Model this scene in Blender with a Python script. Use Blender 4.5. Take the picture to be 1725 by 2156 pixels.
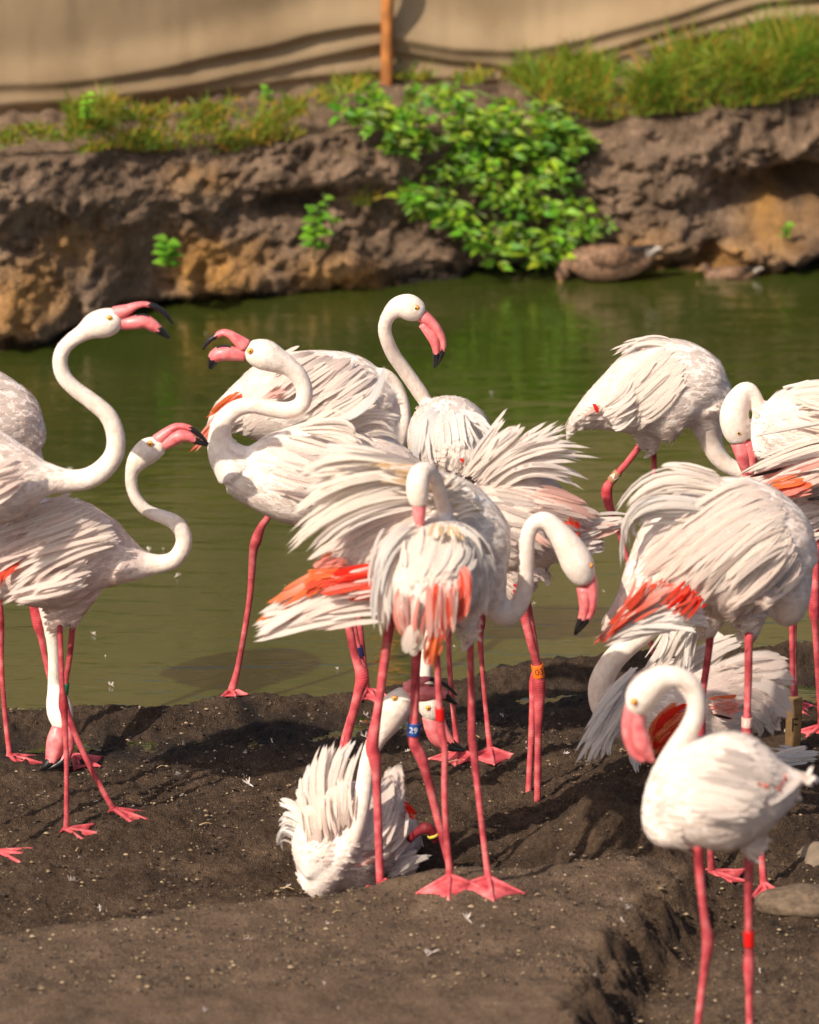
import bpy, bmesh, math, random
import numpy as np
from mathutils import Vector, Matrix
from mathutils.bvhtree import BVHTree

random.seed(7)
RNG = np.random.default_rng(11)
SC = bpy.context.scene
COL = SC.collection
for o in list(bpy.data.objects):
    bpy.data.objects.remove(o)

# ------------------------------------------------------------------ camera
F_PX = 12700.0            # focal length in units of a 1725 wide picture
PW, PH = 1725.0, 2156.0
PITCH = math.radians(18.0)
_a = PITCH + math.atan((1600 - PH / 2) / F_PX)
CAM = Vector((0, -19.4 * math.cos(_a), 19.4 * math.sin(_a)))
cam = bpy.data.cameras.new('camera')
cam_o = bpy.data.objects.new('camera', cam)
COL.objects.link(cam_o)
cam_o.location = CAM
cam_o.rotation_euler = (math.pi / 2 - PITCH, 0, 0)
cam.sensor_fit = 'HORIZONTAL'
cam.sensor_width = 36.0
cam.lens = 36.0 * F_PX / PW
cam.clip_start = 0.5
cam.clip_end = 400
cam.dof.use_dof = True
cam.dof.focus_distance = 19.35
cam.dof.aperture_fstop = 3.3
SC.camera = cam_o
SC.render.resolution_x, SC.render.resolution_y = 819, 1024

# ------------------------------------------------------------------ light
SUN_AZ_VEC = Vector((-0.53, -0.60, 0.74)).normalized()   # towards the sun
w = bpy.data.worlds.new('World')
SC.world = w
w.use_nodes = True
nt = w.node_tree
sky = nt.nodes.new('ShaderNodeTexSky')
sky.sky_type = 'NISHITA'
sky.sun_disc = False
sky.sun_elevation = math.asin(SUN_AZ_VEC.z)
sky.sun_rotation = math.atan2(SUN_AZ_VEC.x, SUN_AZ_VEC.y)
sky.air_density = 1.0
sky.dust_density = 4.0
bg = nt.nodes['Background']
nt.links.new(sky.outputs[0], bg.inputs[0])
bg.inputs[1].default_value = 0.094
sun = bpy.data.lights.new('sun', 'SUN')
sun.energy = 4.3
sun.angle = math.radians(0.6)
sun.color = (1.0, 0.885, 0.74)
sun_o = bpy.data.objects.new('sun', sun)
COL.objects.link(sun_o)
sun_o.rotation_euler = SUN_AZ_VEC.to_track_quat('Z', 'Y').to_euler()
SC.view_settings.view_transform = 'Standard'
SC.view_settings.look = 'None'
SC.view_settings.exposure = 0.47
SC.cycles.transparent_max_bounces = 24
SC.view_settings.gamma = 1.0
SC.view_settings.use_curve_mapping = False

# ------------------------------------------------------------------ picture point -> place
CF = Vector((0, math.cos(PITCH), -math.sin(PITCH)))
CU = Vector((0, math.sin(PITCH), math.cos(PITCH)))
def ray(px, py):
    return (CF + Vector((1, 0, 0)) * ((px - PW / 2) / F_PX) + CU * ((PH / 2 - py) / F_PX))
def W(px, py, Y):
    d = ray(px, py)
    return CAM + d * ((Y - CAM.y) / d.y)
def WZ(px, py, z):
    d = ray(px, py)
    return CAM + d * ((z - CAM.z) / d.z)
def mpp(Y):               # metres per picture unit at depth Y
    return (Y - CAM.y) / CF.y / F_PX * 1.0 + 0.0

# ------------------------------------------------------------------ numpy noise
def _hash(ix, iy, iz, seed):
    h = (ix * 374761393 + iy * 668265263 + iz * 2147483647 + seed * 974711) & 0xffffffff
    h = ((h ^ (h >> 13)) * 1274126177) & 0xffffffff
    h = h ^ (h >> 16)
    return (h & 0xffff) / 65535.0
def vnoise(x, y, z=None, seed=0):
    x = np.asarray(x, float); y = np.asarray(y, float)
    z = np.zeros_like(x) if z is None else np.asarray(z, float)
    xi = np.floor(x).astype(np.int64); yi = np.floor(y).astype(np.int64); zi = np.floor(z).astype(np.int64)
    fx, fy, fz = x - xi, y - yi, z - zi
    fx = fx * fx * (3 - 2 * fx); fy = fy * fy * (3 - 2 * fy); fz = fz * fz * (3 - 2 * fz)
    r = 0
    for dx in (0, 1):
        for dy in (0, 1):
            for dz in (0, 1):
                wgt = (fx if dx else 1 - fx) * (fy if dy else 1 - fy) * (fz if dz else 1 - fz)
                r = r + wgt * _hash(xi + dx, yi + dy, zi + dz, seed)
    return r * 2 - 1
def fbm(x, y, z=None, oct=4, seed=0, gain=.5):
    a, f, s = 1.0, 1.0, 0
    for k in range(oct):
        s = s + a * vnoise(np.asarray(x) * f, np.asarray(y) * f, None if z is None else np.asarray(z) * f, seed + k * 17)
        a *= gain; f *= 2.03
    return s

# ------------------------------------------------------------------ materials
def mat(name):
    m = bpy.data.materials.new(name); m.use_nodes = True
    n = m.node_tree.nodes; l = m.node_tree.links
    return m, n, l, n['Principled BSDF']
def nd(n, typ, **kw):
    o = n.new(typ)
    for k, v in kw.items():
        if k in o.inputs: o.inputs[k].default_value = v
        else: setattr(o, k, v)
    return o
def ramp(n, stops):
    r = n.new('ShaderNodeValToRGB')
    e = r.color_ramp.elements
    e[0].position, e[0].color = stops[0][0], (*stops[0][1], 1)
    e[1].position, e[1].color = stops[-1][0], (*stops[-1][1], 1)
    for p, c in stops[1:-1]:
        q = e.new(p); q.color = (*c, 1)
    return r
def mixc(n, l, fac, a, b, mode='MIX'):
    m = n.new('ShaderNodeMix'); m.data_type = 'RGBA'; m.blend_type = mode
    for s, v in ((0, fac), (6, a), (7, b)):
        if hasattr(v, 'links'): l.new(v, m.inputs[s])
        elif s == 0: m.inputs[0].default_value = v
        else: m.inputs[s].default_value = (*v, 1)
    return m.outputs[2]
def plain(name, c, rough=.6, var=.15, scale=60, bump=0.0, spec=.4, coat=0):
    m, n, l, b = mat(name)
    tc = nd(n, 'ShaderNodeTexCoord')
    no = nd(n, 'ShaderNodeTexNoise', Scale=scale, Detail=4.0)
    l.new(tc.outputs['Object'], no.inputs['Vector'])
    r = ramp(n, [(.3, tuple(x * (1 - var) for x in c)), (.7, tuple(min(1, x * (1 + var)) for x in c))])
    l.new(no.outputs['Fac'], r.inputs[0])
    l.new(r.outputs[0], b.inputs['Base Color'])
    b.inputs['Roughness'].default_value = rough
    b.inputs['Specular IOR Level'].default_value = spec
    b.inputs['Coat Weight'].default_value = coat
    if bump:
        bp = nd(n, 'ShaderNodeBump', Strength=bump, Distance=.004)
        l.new(no.outputs['Fac'], bp.inputs['Height']); l.new(bp.outputs[0], b.inputs['Normal'])
    return m

def make_feather_mat():
    m, n, l, b = mat('feather vane')
    at = nd(n, 'ShaderNodeAttribute', attribute_name='Col')
    uv = nd(n, 'ShaderNodeUVMap')
    sp = nd(n, 'ShaderNodeSeparateXYZ'); l.new(uv.outputs[0], sp.inputs[0])
    ab = nd(n, 'ShaderNodeMath', operation='ABSOLUTE'); l.new(sp.outputs[0], ab.inputs[0])
    # barbs: slanted fine lines, broken up by noise
    ma = nd(n, 'ShaderNodeMath', operation='MULTIPLY_ADD'); l.new(ab.outputs[0], ma.inputs[0]); ma.inputs[1].default_value = -.35; l.new(sp.outputs[1], ma.inputs[2])
    cb = nd(n, 'ShaderNodeCombineXYZ'); l.new(ma.outputs[0], cb.inputs[1]); l.new(sp.outputs[0], cb.inputs[0])
    mp = nd(n, 'ShaderNodeMapping'); l.new(cb.outputs[0], mp.inputs[0]); mp.inputs['Scale'].default_value = (1.2, 38, 1)
    oi = nd(n, 'ShaderNodeObjectInfo'); l.new(oi.outputs['Random'], mp.inputs['Location'])
    no = nd(n, 'ShaderNodeTexNoise', Scale=1.0, Detail=3.0, Roughness=.6); l.new(mp.outputs[0], no.inputs['Vector'])
    r = ramp(n, [(.28, (.86, .83, .80)), (.62, (1, 1, 1))]); l.new(no.outputs['Fac'], r.inputs[0])
    c = mixc(n, l, 1.0, at.outputs['Color'], r.outputs[0], 'MULTIPLY')
    l.new(c, b.inputs['Base Color'])
    b.inputs['Roughness'].default_value = .75
    b.inputs['Specular IOR Level'].default_value = .15
    bp = nd(n, 'ShaderNodeBump', Strength=.35, Distance=.002); l.new(no.outputs['Fac'], bp.inputs['Height']); l.new(bp.outputs[0], b.inputs['Normal'])
    tr = nd(n, 'ShaderNodeBsdfTranslucent'); l.new(c, tr.inputs[0])
    mx = nd(n, 'ShaderNodeMixShader'); mx.inputs[0].default_value = .40
    l.new(b.outputs[0], mx.inputs[1]); l.new(tr.outputs[0], mx.inputs[2])
    # loose barbs: the rim of the vane thins out and lets the background through
    p4 = nd(n, 'ShaderNodeMath', operation='POWER'); l.new(sp.outputs[1], p4.inputs[0]); p4.inputs[1].default_value = 5.0
    mxm = nd(n, 'ShaderNodeMath', operation='MAXIMUM'); l.new(ab.outputs[0], mxm.inputs[0]); l.new(p4.outputs[0], mxm.inputs[1])
    nn_ = nd(n, 'ShaderNodeMath', operation='MULTIPLY_ADD'); l.new(no.outputs['Fac'], nn_.inputs[0]); nn_.inputs[1].default_value = .9; l.new(mxm.outputs[0], nn_.inputs[2])
    al = ramp(n, [(.78, (0, 0, 0)), (1.0, (1, 1, 1))])
    hv = nd(n, 'ShaderNodeMath', operation='MULTIPLY'); l.new(nn_.outputs[0], hv.inputs[0]); hv.inputs[1].default_value = .72
    l.new(hv.outputs[0], al.inputs[0])
    tp = nd(n, 'ShaderNodeBsdfTransparent')
    m2 = nd(n, 'ShaderNodeMixShader'); l.new(al.outputs[0], m2.inputs[0]); l.new(mx.outputs[0], m2.inputs[1]); l.new(tp.outputs[0], m2.inputs[2])
    l.new(m2.outputs[0], n['Material Output'].inputs[0])
    return m
def make_down_mat():
    m, n, l, b = mat('short plumage')
    at = nd(n, 'ShaderNodeAttribute', attribute_name='Col')
    tc = nd(n, 'ShaderNodeTexCoord')
    n1 = nd(n, 'ShaderNodeTexNoise', Scale=55.0, Detail=5.0, Roughness=.65); l.new(tc.outputs['Object'], n1.inputs['Vector'])
    n2 = nd(n, 'ShaderNodeTexNoise', Scale=260.0, Detail=3.0); l.new(tc.outputs['Object'], n2.inputs['Vector'])
    r = ramp(n, [(.28, (.85, .79, .73)), (.60, (1, 1, 1))]); l.new(n1.outputs['Fac'], r.inputs[0])
    c = mixc(n, l, 1.0, at.outputs['Color'], r.outputs[0], 'MULTIPLY')
    l.new(c, b.inputs['Base Color'])
    b.inputs['Roughness'].default_value = .85
    b.inputs['Specular IOR Level'].default_value = .1
    b.inputs['Sheen Weight'].default_value = .15
    b.inputs['Subsurface Weight'].default_value = .12
    b.inputs['Subsurface Radius'].default_value = (.012, .007, .005)
    ad = nd(n, 'ShaderNodeMath', operation='ADD'); l.new(n1.outputs['Fac'], ad.inputs[0]); l.new(n2.outputs['Fac'], ad.inputs[1])
    bp = nd(n, 'ShaderNodeBump', Strength=.55, Distance=.004); l.new(ad.outputs[0], bp.inputs['Height']); l.new(bp.outputs[0], b.inputs['Normal'])
    return m
def make_leg_mat():
    m, n, l, b = mat('leg skin')
    uv = nd(n, 'ShaderNodeUVMap')
    mp = nd(n, 'ShaderNodeMapping'); l.new(uv.outputs[0], mp.inputs[0]); mp.inputs['Scale'].default_value = (1.0, 1, 1)
    wv = nd(n, 'ShaderNodeTexWave', Scale=38.0, Distortion=3.5, Detail=2.0); wv.bands_direction = 'Y'; wv.inputs['Detail Scale'].default_value = 1.0
    l.new(mp.outputs[0], wv.inputs['Vector'])
    tc = nd(n, 'ShaderNodeTexCoord')
    no = nd(n, 'ShaderNodeTexNoise', Scale=26.0, Detail=5.0); l.new(tc.outputs['Object'], no.inputs['Vector'])
    oi = nd(n, 'ShaderNodeObjectInfo')
    r = ramp(n, [(.30, (.36, .040, .055)), (.5, (.60, .095, .108)), (.72, (.76, .23, .225))]); l.new(no.outputs['Fac'], r.inputs[0])
    r2 = ramp(n, [(.0, (.55, .45, .45)), (.16, (1, 1, 1))]); l.new(wv.outputs['Fac'], r2.inputs[0])
    c = mixc(n, l, .38, r.outputs[0], r2.outputs[0], 'MULTIPLY')
    at = nd(n, 'ShaderNodeAttribute', attribute_name='Col')
    c = mixc(n, l, 1.0, c, at.outputs['Color'], 'MULTIPLY')
    nl = nd(n, 'ShaderNodeTexNoise', Scale=7.0, Detail=4.0, Roughness=.6); l.new(tc.outputs['Object'], nl.inputs['Vector'])
    rl = ramp(n, [(.36, (.58, .48, .50)), (.55, (1, 1, 1)), (.7, (1.0, 1.0, 1.0))]); l.new(nl.outputs['Fac'], rl.inputs[0])
    c = mixc(n, l, .8, c, rl.outputs[0], 'MULTIPLY')
    l.new(c, b.inputs['Base Color'])
    b.inputs['Roughness'].default_value = .58
    b.inputs['Specular IOR Level'].default_value = .35
    bp = nd(n, 'ShaderNodeBump', Strength=.35, Distance=.002); l.new(wv.outputs['Fac'], bp.inputs['Height']); l.new(bp.outputs[0], b.inputs['Normal'])
    return m
def make_bill_mat():
    m, n, l, b = mat('bill pink')
    tc = nd(n, 'ShaderNodeTexCoord')
    no = nd(n, 'ShaderNodeTexNoise', Scale=40.0, Detail=5.0); l.new(tc.outputs['Object'], no.inputs['Vector'])
    r = ramp(n, [(.3, (.58, .10, .115)), (.5, (.75, .18, .185)), (.8, (.84, .33, .31))]); l.new(no.outputs['Fac'], r.inputs[0])
    l.new(r.outputs[0], b.inputs['Base Color'])
    b.inputs['Roughness'].default_value = .42
    b.inputs['Subsurface Weight'].default_value = .1
    b.inputs['Subsurface Radius'].default_value = (.01, .004, .003)
    bp = nd(n, 'ShaderNodeBump', Strength=.25, Distance=.003); l.new(no.outputs['Fac'], bp.inputs['Height']); l.new(bp.outputs[0], b.inputs['Normal'])
    return m
M_FEA = make_feather_mat()
M_DOWN = make_down_mat()
M_LEG = make_leg_mat()
M_BILL = make_bill_mat()
M_BLACK = plain('bill black', (.012, .011, .012), .35, .3, 80, .2)
M_EYE = plain('iris yellow', (.72, .42, .04), .2, .2, 300)
M_PUPIL = plain('pupil', (.006, .006, .006), .1, .1, 100)
M_LID = plain('eye ring', (.70, .20, .12), .6, .2, 100)
BAND = {k: plain('band ' + k, c, .35, .06, 90, .05) for k, c in dict(
    orange=(.80, .16, .02), blue=(.02, .07, .28), red=(.62, .01, .01), green=(.01, .14, .07),
    tan=(.34, .17, .08), navy=(.02, .025, .10), rose=(.72, .42, .36), yellow=(.7, .55, .08)).items()}
M_TXT = {'w': plain('print white', (.80, .79, .74), .5, .05), 'k': plain('print dark', (.03, .02, .015), .5, .05)}

# ------------------------------------------------------------------ object helpers
def link(o, parent=None):
    COL.objects.link(o)
    if parent is not None:
        o.parent = parent
        o.matrix_parent_inverse = Matrix.Translation(-Vector(parent.location))
    return o
def tag(o, label=None, cat=None, group=None, kind=None):
    for k, v in (('label', label), ('category', cat), ('group', group), ('kind', kind)):
        if v: o[k] = v
    return o
def thing(name, loc, label, cat, group=None):
    o = bpy.data.objects.new(name, None)
    o.empty_display_size = .1
    COL.objects.link(o); o.location = loc
    return tag(o, label, cat, group)
class MB:
    """collects vertices, faces, uvs, colours, material slots -> one mesh object"""
    def __init__(s): s.v, s.f, s.uv, s.c, s.mi, s.n, s.hasn = [], [], [], [], [], [], False
    def add(s, v, f, uv=None, c=(1, 1, 1), mi=0, nv=None):
        b = len(s.v); s.v += [tuple(x) for x in v]
        if nv is None: s.n += [(0, 0, 0)] * len(v)
        else: s.n += nv; s.hasn = True
        s.f += [tuple(i + b for i in q) for q in f]
        s.uv += list(uv) if uv is not None else [(0, 0)] * len(v)
        s.c += list(c) if isinstance(c, list) else [c] * len(v)
        s.mi += mi if isinstance(mi, list) else [mi] * len(f)
    def mesh(s, name, mats, smooth=True):
        me = bpy.data.meshes.new(name)
        me.from_pydata(s.v, [], s.f)
        for m in mats: me.materials.append(m)
        n = len(me.loops)
        li = np.empty(n, np.int32); me.loops.foreach_get('vertex_index', li)
        uvl = me.uv_layers.new(name='UVMap')
        uvl.data.foreach_set('uv', np.array(s.uv, np.float32)[li].ravel())
        ca = me.color_attributes.new('Col', 'FLOAT_COLOR', 'POINT')
        cc = np.ones((len(s.v), 4), np.float32); cc[:, :3] = np.array(s.c, np.float32)
        ca.data.foreach_set('color', cc.ravel())
        me.polygons.foreach_set('material_index', np.array(s.mi, np.int32))
        me.polygons.foreach_set('use_smooth', np.full(len(s.f), smooth))
        me.update()
        if s.hasn: me.normals_split_custom_set_from_vertices(s.n)
        return me
    def obj(s, name, mats, parent=None, smooth=True):
        mats = mats if isinstance(mats, (list, tuple)) else [mats]
        return link(bpy.data.objects.new(name, s.mesh(name, mats, smooth)), parent)

def catmull(P, sub):
    P = np.array(P, float)
    if len(P) < 3:
        t = np.linspace(0, 1, sub * (len(P) - 1) + 1)[:, None]
        return P[0] * (1 - t) + P[-1] * t
    Q = np.vstack([2 * P[0] - P[1], P, 2 * P[-1] - P[-2]])
    out = []
    for i in range(1, len(Q) - 2):
        p0, p1, p2, p3 = Q[i - 1], Q[i], Q[i + 1], Q[i + 2]
        for k in range(sub):
            t = k / sub
            out.append(.5 * ((2 * p1) + (-p0 + p2) * t + (2 * p0 - 5 * p1 + 4 * p2 - p3) * t * t + (-p0 + 3 * p1 - 3 * p2 + p3) * t ** 3))
    out.append(P[-1])
    return np.array(out)
def frames(C):
    T = np.gradient(C, axis=0); T /= np.linalg.norm(T, axis=1)[:, None] + 1e-9
    lat = np.cross(T[0], (0, 0, 1.0))
    if np.linalg.norm(lat) < .25: lat = np.array((0, 1.0, 0)) - T[0] * T[0][1]
    lat /= np.linalg.norm(lat)
    L = [lat]
    for t in T[1:]:
        lat = L[-1] - t * np.dot(L[-1], t); lat /= np.linalg.norm(lat); L.append(lat)
    L = np.array(L); N = np.cross(L, T)
    return T, L, N
def loft(P, n=16, wr=1.0, sub=6, caps=True):
    """P rows x,y,z,r -> verts, faces, uv, spine rows"""
    S = catmull(P, sub); C, R = S[:, :3], np.maximum(S[:, 3], .0004)
    T, L, N = frames(C)
    V, Fc, UV = [], [], []
    cum = np.concatenate([[0], np.cumsum(np.linalg.norm(np.diff(C, axis=0), axis=1))])
    wrs = wr if hasattr(wr, '__len__') else [wr] * len(C)
    for i in range(len(C)):
        for k in range(n):
            a = 2 * math.pi * k / n
            V.append(C[i] + N[i] * (R[i] * math.cos(a)) + L[i] * (R[i] * wrs[i] * math.sin(a))); UV.append((k / n, cum[i]))
    for i in range(len(C) - 1):
        for k in range(n):
            k2 = (k + 1) % n
            Fc.append((i * n + k, i * n + k2, (i + 1) * n + k2, (i + 1) * n + k))
    if caps:
        b = len(V); V.append(C[0] - T[0] * R[0] * .5); UV.append((0, 0))
        V.append(C[-1] + T[-1] * R[-1] * .5); UV.append((0, cum[-1]))
        m = (len(C) - 1) * n
        for k in range(n):
            k2 = (k + 1) % n
            Fc.append((b, k2, k)); Fc.append((b + 1, m + k, m + k2))
    return V, Fc, UV, (C, R, T, L, N)

# ------------------------------------------------------------------ feathers
def blade(mb, P, side, nrm, wd, prof, c0, c1, notch=0.0, keel=.12, soft=None):
    """a curved feather: P points along the shaft, side vectors, width in metres"""
    n = len(P) - 1
    V, UV, Cc = [], [], []
    for i in range(n + 1):
        t = i / n
        wt = (t ** .5 * .85 + .15) * max(0, 1 - t ** prof) ** .6 * wd * .5
        wl = wt * (1 - notch * random.random()); wr_ = wt * (1 - notch * random.random())
        s = side[i] if isinstance(side, list) else side
        k = nrm * (keel * wt)
        V += [P[i] - s * wl - k, P[i], P[i] + s * wr_ - k]
        UV += [(-1, t), (0, t), (1, t)]
        q = min(1, max(0, t * 1.15 - .08))
        Cc += [tuple(c0[j] * (1 - q) + c1[j] * q for j in range(3))] * 3
    Fc = []
    for i in range(n):
        a = i * 3
        Fc += [(a, a + 1, a + 4, a + 3), (a + 1, a + 2, a + 5, a + 4)]
    nv = None
    if soft is not None: nv = [tuple(x) for x in soft for _ in range(3)] if isinstance(soft, list) else [tuple(soft)] * len(V)
    mb.add(V, Fc, UV, Cc, nv=nv)

PAL = dict(white=(.865, .775, .715), blush=(.855, .685, .62), cream=(.865, .775, .68), tan=(.66, .48, .29),
           grey=(.79, .775, .765), coral=(.76, .10, .055), lcoral=(.82, .31, .25), red=(.70, .024, .012),
           pink=(.82, .52, .45), orange=(.80, .20, .07), dark=(.03, .022, .02), brown=(.26, .17, .11))
def pal(c):
    c = PAL[c] if isinstance(c, str) else c
    return np.array(c, float)
def polyl(L, t):
    if len(L) == 1: return np.array(L[0], float)
    x = t * (len(L) - 1); i = min(int(x), len(L) - 2); f = x - i
    return np.array(L[i], float) * (1 - f) + np.array(L[i + 1], float) * f
# ------------------------------------------------------------------ ground shape
ZWATER = -0.02
_sx, _sy = [], []
for px, py in [(-900, 1560), (-300, 1520), (0, 1512), (350, 1508), (500, 1490), (760, 1468), (1000, 1442), (1120, 1415), (1260, 1394), (1725, 1386), (2600, 1350)]:
    p = WZ(px, py, ZWATER); _sx.append(p.x); _sy.append(p.y)
def shore(x): return np.interp(x, _sx, _sy)
def smooth(a, b, x):
    t = np.clip((x - a) / (b - a), 0, 1); return t * t * (3 - 2 * t)
CLIFF = [(-3.2, .80), (-2.9, .75), (-2.0, .55), (-1.6, .62), (-1.4, .70)]
CRX, CRY, CRZ = [], [], []
for px, py, cy in [(-600, 2080, -2.2), (0, 1984, -1.80), (300, 1935, -1.64), (610, 1893, -1.50), (870, 1872, -1.42), (1100, 1842, -1.33), (1300, 1826, -1.28), (1600, 1815, -1.25)]:
    p = W(px, py, cy); CRX.append(p.x); CRY.append(cy + .05); CRZ.append(p.z)
def gbase(x, y):
    x = np.asarray(x, float); y = np.asarray(y, float)
    d = shore(x) + .035 * fbm(x * 3.1, x * 0 + 5.2, oct=3, seed=3) - y      # distance inland
    z = np.where(d > 0, 0.0, 0.0)
    ridge = .042 * np.exp(-((d - .10) / .085) ** 2) * (1 + .45 * fbm(x * 2.3, y * 2.3, oct=2, seed=5))
    z = z + np.where(d > -.02, ridge, 0)
    z = z - .018 * np.exp(-((d - .33) / .10) ** 2)                          # wet runnel behind the lip
    z = np.where(d < 0, -.02 + ridge * np.exp(-(d / .05) ** 2) + np.maximum(d * .45, -.5), z)
    # big foreground mound: crest from lower left to centre, steep on its right side
    crest = np.interp(x, CRX, CRY)
    hgt = np.interp(x, CRX, CRZ) + .006
    wob = .05 * fbm(x * 4, y * 4, oct=3, seed=9)
    up = smooth(.17, -.06, y - crest + wob * .6)
    edge = np.interp(y, [-4.5, -3.2, -2.6, -2.1, -1.7, -1.35, -1.1], [.42, .44, .46, .52, .66, .80, .84])
    right = smooth(.20, -.10, x - edge + wob * 1.6)
    z = z + hgt * up * right + .05 * up * right * smooth(-1.3, -2.6, y)
    # the hollow at the foot of the steep side
    z = z + .03 * smooth(-1.3, -1.8, y) * (1 - right) - .055 * np.exp(-((x - edge - .13) / .09) ** 2) * smooth(-1.15, -1.45, y)
    # nest mound and low rises
    def bump(cx, cy, rx, ry, h): return h * np.exp(-((x - cx) / rx) ** 2 - ((y - cy) / ry) ** 2)
    m = bump(.88, -.62, .34, .42, .21) + bump(.60, -.96, .22, .19, .15) + bump(1.05, -.3, .4, .3, .04)
    z = z + m * (1 + .25 * fbm(x * 5, y * 5, oct=3, seed=21))
    z = z - bump(-.22, -1.0, .32, .17, .06)
    return z
_fx, _fy, _fw = [], [], []
def gfix(x, y):
    z = gbase(x, y)
    if len(_fw):
        x = np.asarray(x, float); y = np.asarray(y, float)
        for a, b, c in zip(_fx, _fy, _fw):
            z = z + c * np.exp(-((x - a) ** 2 + (y - b) ** 2) / (2 * .13 ** 2))
    return z
def gz(x, y): return float(gfix(np.array([x]), np.array([y]))[0])
def solve_feet(P):
    global _fx, _fy, _fw
    P = np.array(P)
    _fx, _fy = P[:, 0].tolist(), P[:, 1].tolist()
    r = P[:, 2] - gbase(P[:, 0], P[:, 1])
    D = (P[:, None, 0] - P[None, :, 0]) ** 2 + (P[:, None, 1] - P[None, :, 1]) ** 2
    K = np.exp(-D / (2 * .13 ** 2)) + np.eye(len(P)) * .05
    _fw = np.linalg.solve(K, r).tolist()
    print('feet residual', np.round(r, 3))

# ------------------------------------------------------------------ birds
BODY_JOBS = []
def rows(pts, Y, sc=1.0):
    out = []
    for p in pts:
        dy = p[3] if len(p) > 3 else 0.0
        q = W(p[0], p[1], Y + dy)
        out.append((q.x, q.y, q.z, p[2] * sc * mpp(Y + dy)))
    return out

def make_text(txt, size):
    cu = bpy.data.curves.new('t', 'FONT'); cu.body = txt; cu.size = size; cu.align_x = 'CENTER'; cu.align_y = 'CENTER'
    cu.resolution_u = 3
    o = bpy.data.objects.new('t', cu); COL.objects.link(o)
    bpy.context.view_layer.update()
    me = o.to_mesh()
    V = [tuple(v.co) for v in me.vertices]; Fc = [tuple(p.vertices) for p in me.polygons]
    o.to_mesh_clear(); bpy.data.objects.remove(o); bpy.data.curves.remove(cu)
    return V, Fc

def leg_band(parent, c, ax, r, h, color, txt=None, tcol='w', label=None, toff=0.0):
    mb = MB()
    c = np.array(c); ax = np.array(ax) / np.linalg.norm(ax)
    to = np.array(CAM) - c; to -= ax * np.dot(to, ax); to /= np.linalg.norm(to)
    s = np.cross(ax, to); s /= np.linalg.norm(s)
    if ax[2] < 0: ax = -ax; s = -s
    n = 28; V, Fc = [], []
    prof = [(r * .93, -.5), (r, -.5), (r * 1.02, -.46), (r * 1.02, .46), (r, .5), (r * .93, .5)]
    for rr, hh in prof:
        for k in range(n):
            a = 2 * math.pi * k / n
            V.append(c + ax * hh * h + (to * math.cos(a) + s * math.sin(a)) * rr)
    for j in range(len(prof) - 1):
        for k in range(n):
            k2 = (k + 1) % n; Fc.append((j * n + k, j * n + k2, (j + 1) * n + k2, (j + 1) * n + k))
    mb.add(V, Fc)
    if txt:
        tv, tf = make_text(txt, h * .66)
        sx = np.cross(np.array((0, 0, 1.0)), to); sg = 1 if np.dot(s, (1, 0, 0)) > 0 else -1
        Vt = []
        for x, y, z in tv:
            a = sg * x / r + toff
            Vt.append(c + ax * y + (to * math.cos(a) + s * math.sin(a)) * (r * 1.02 + .0006))
        mb.add(Vt, tf, mi=1)
    o = mb.obj('leg_band', [BAND[color], M_TXT[tcol]], parent)
    if label: o['label'] = label
    return o

def foot(parent, heel, head, L, spread=34, flat=True):
    """webbed foot: three toes, web between, small hind toe"""
    mb = MB()
    hx, hy, hz = heel
    def P(a, d, up=0.0):
        x = hx + math.cos(a) * d; y = hy + math.sin(a) * d
        z = (gz(x, y) if flat else hz - .02) + up
        return (x, y, z)
    A = [math.radians(head + k) for k in (-spread, 0, spread)]
    Ls = [L * .92, L, L * .92]
    for a, l in zip(A, Ls):
        pts = [(hx, hy, hz + .004, .0085), (*P(a, l * .35, .012), .0068), (*P(a, l * .7, .007), .0058), (*P(a, l, .004), .0042)]
        v, f, u, _ = loft(pts, 8, 1, 3); mb.add(v, f, [(x, y + .3) for x, y in u])
    # web skin
    for i in (0, 1):
        top, bot = [], []
        m = 5
        for j in range(m + 1):
            t = j / m
            a = A[i] * (1 - t) + A[i + 1] * t; l = Ls[i] * (1 - t) + Ls[i + 1] * t
            l *= .93 - .20 * math.sin(math.pi * t)
            top.append(P(a, l, .0055)); bot.append(P(a, l, .001))
        c1 = (hx + math.cos(head * math.pi / 180) * .005, hy, hz + .004)
        V = [c1] + [P(A[i] * (1 - j / m) + A[i + 1] * j / m, L * .45, .0085) for j in range(m + 1)] + top + bot
        Fc = []
        for j in range(m):
            Fc += [(0, 1 + j, 2 + j), (1 + j, m + 2 + j, m + 3 + j, 2 + j), (m + 2 + j, 2 * m + 3 + j, 2 * m + 4 + j, m + 3 + j)]
        mb.add(V, Fc, c=(1.05, .95, .95))
    a = math.radians(head + 180)
    v, f, u, _ = loft([(hx, hy, hz + .012, .006), (*P(a, .02, .004), .003)], 6, 1, 2); mb.add(v, f)
    return mb.obj('foot', M_LEG, parent)

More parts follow.
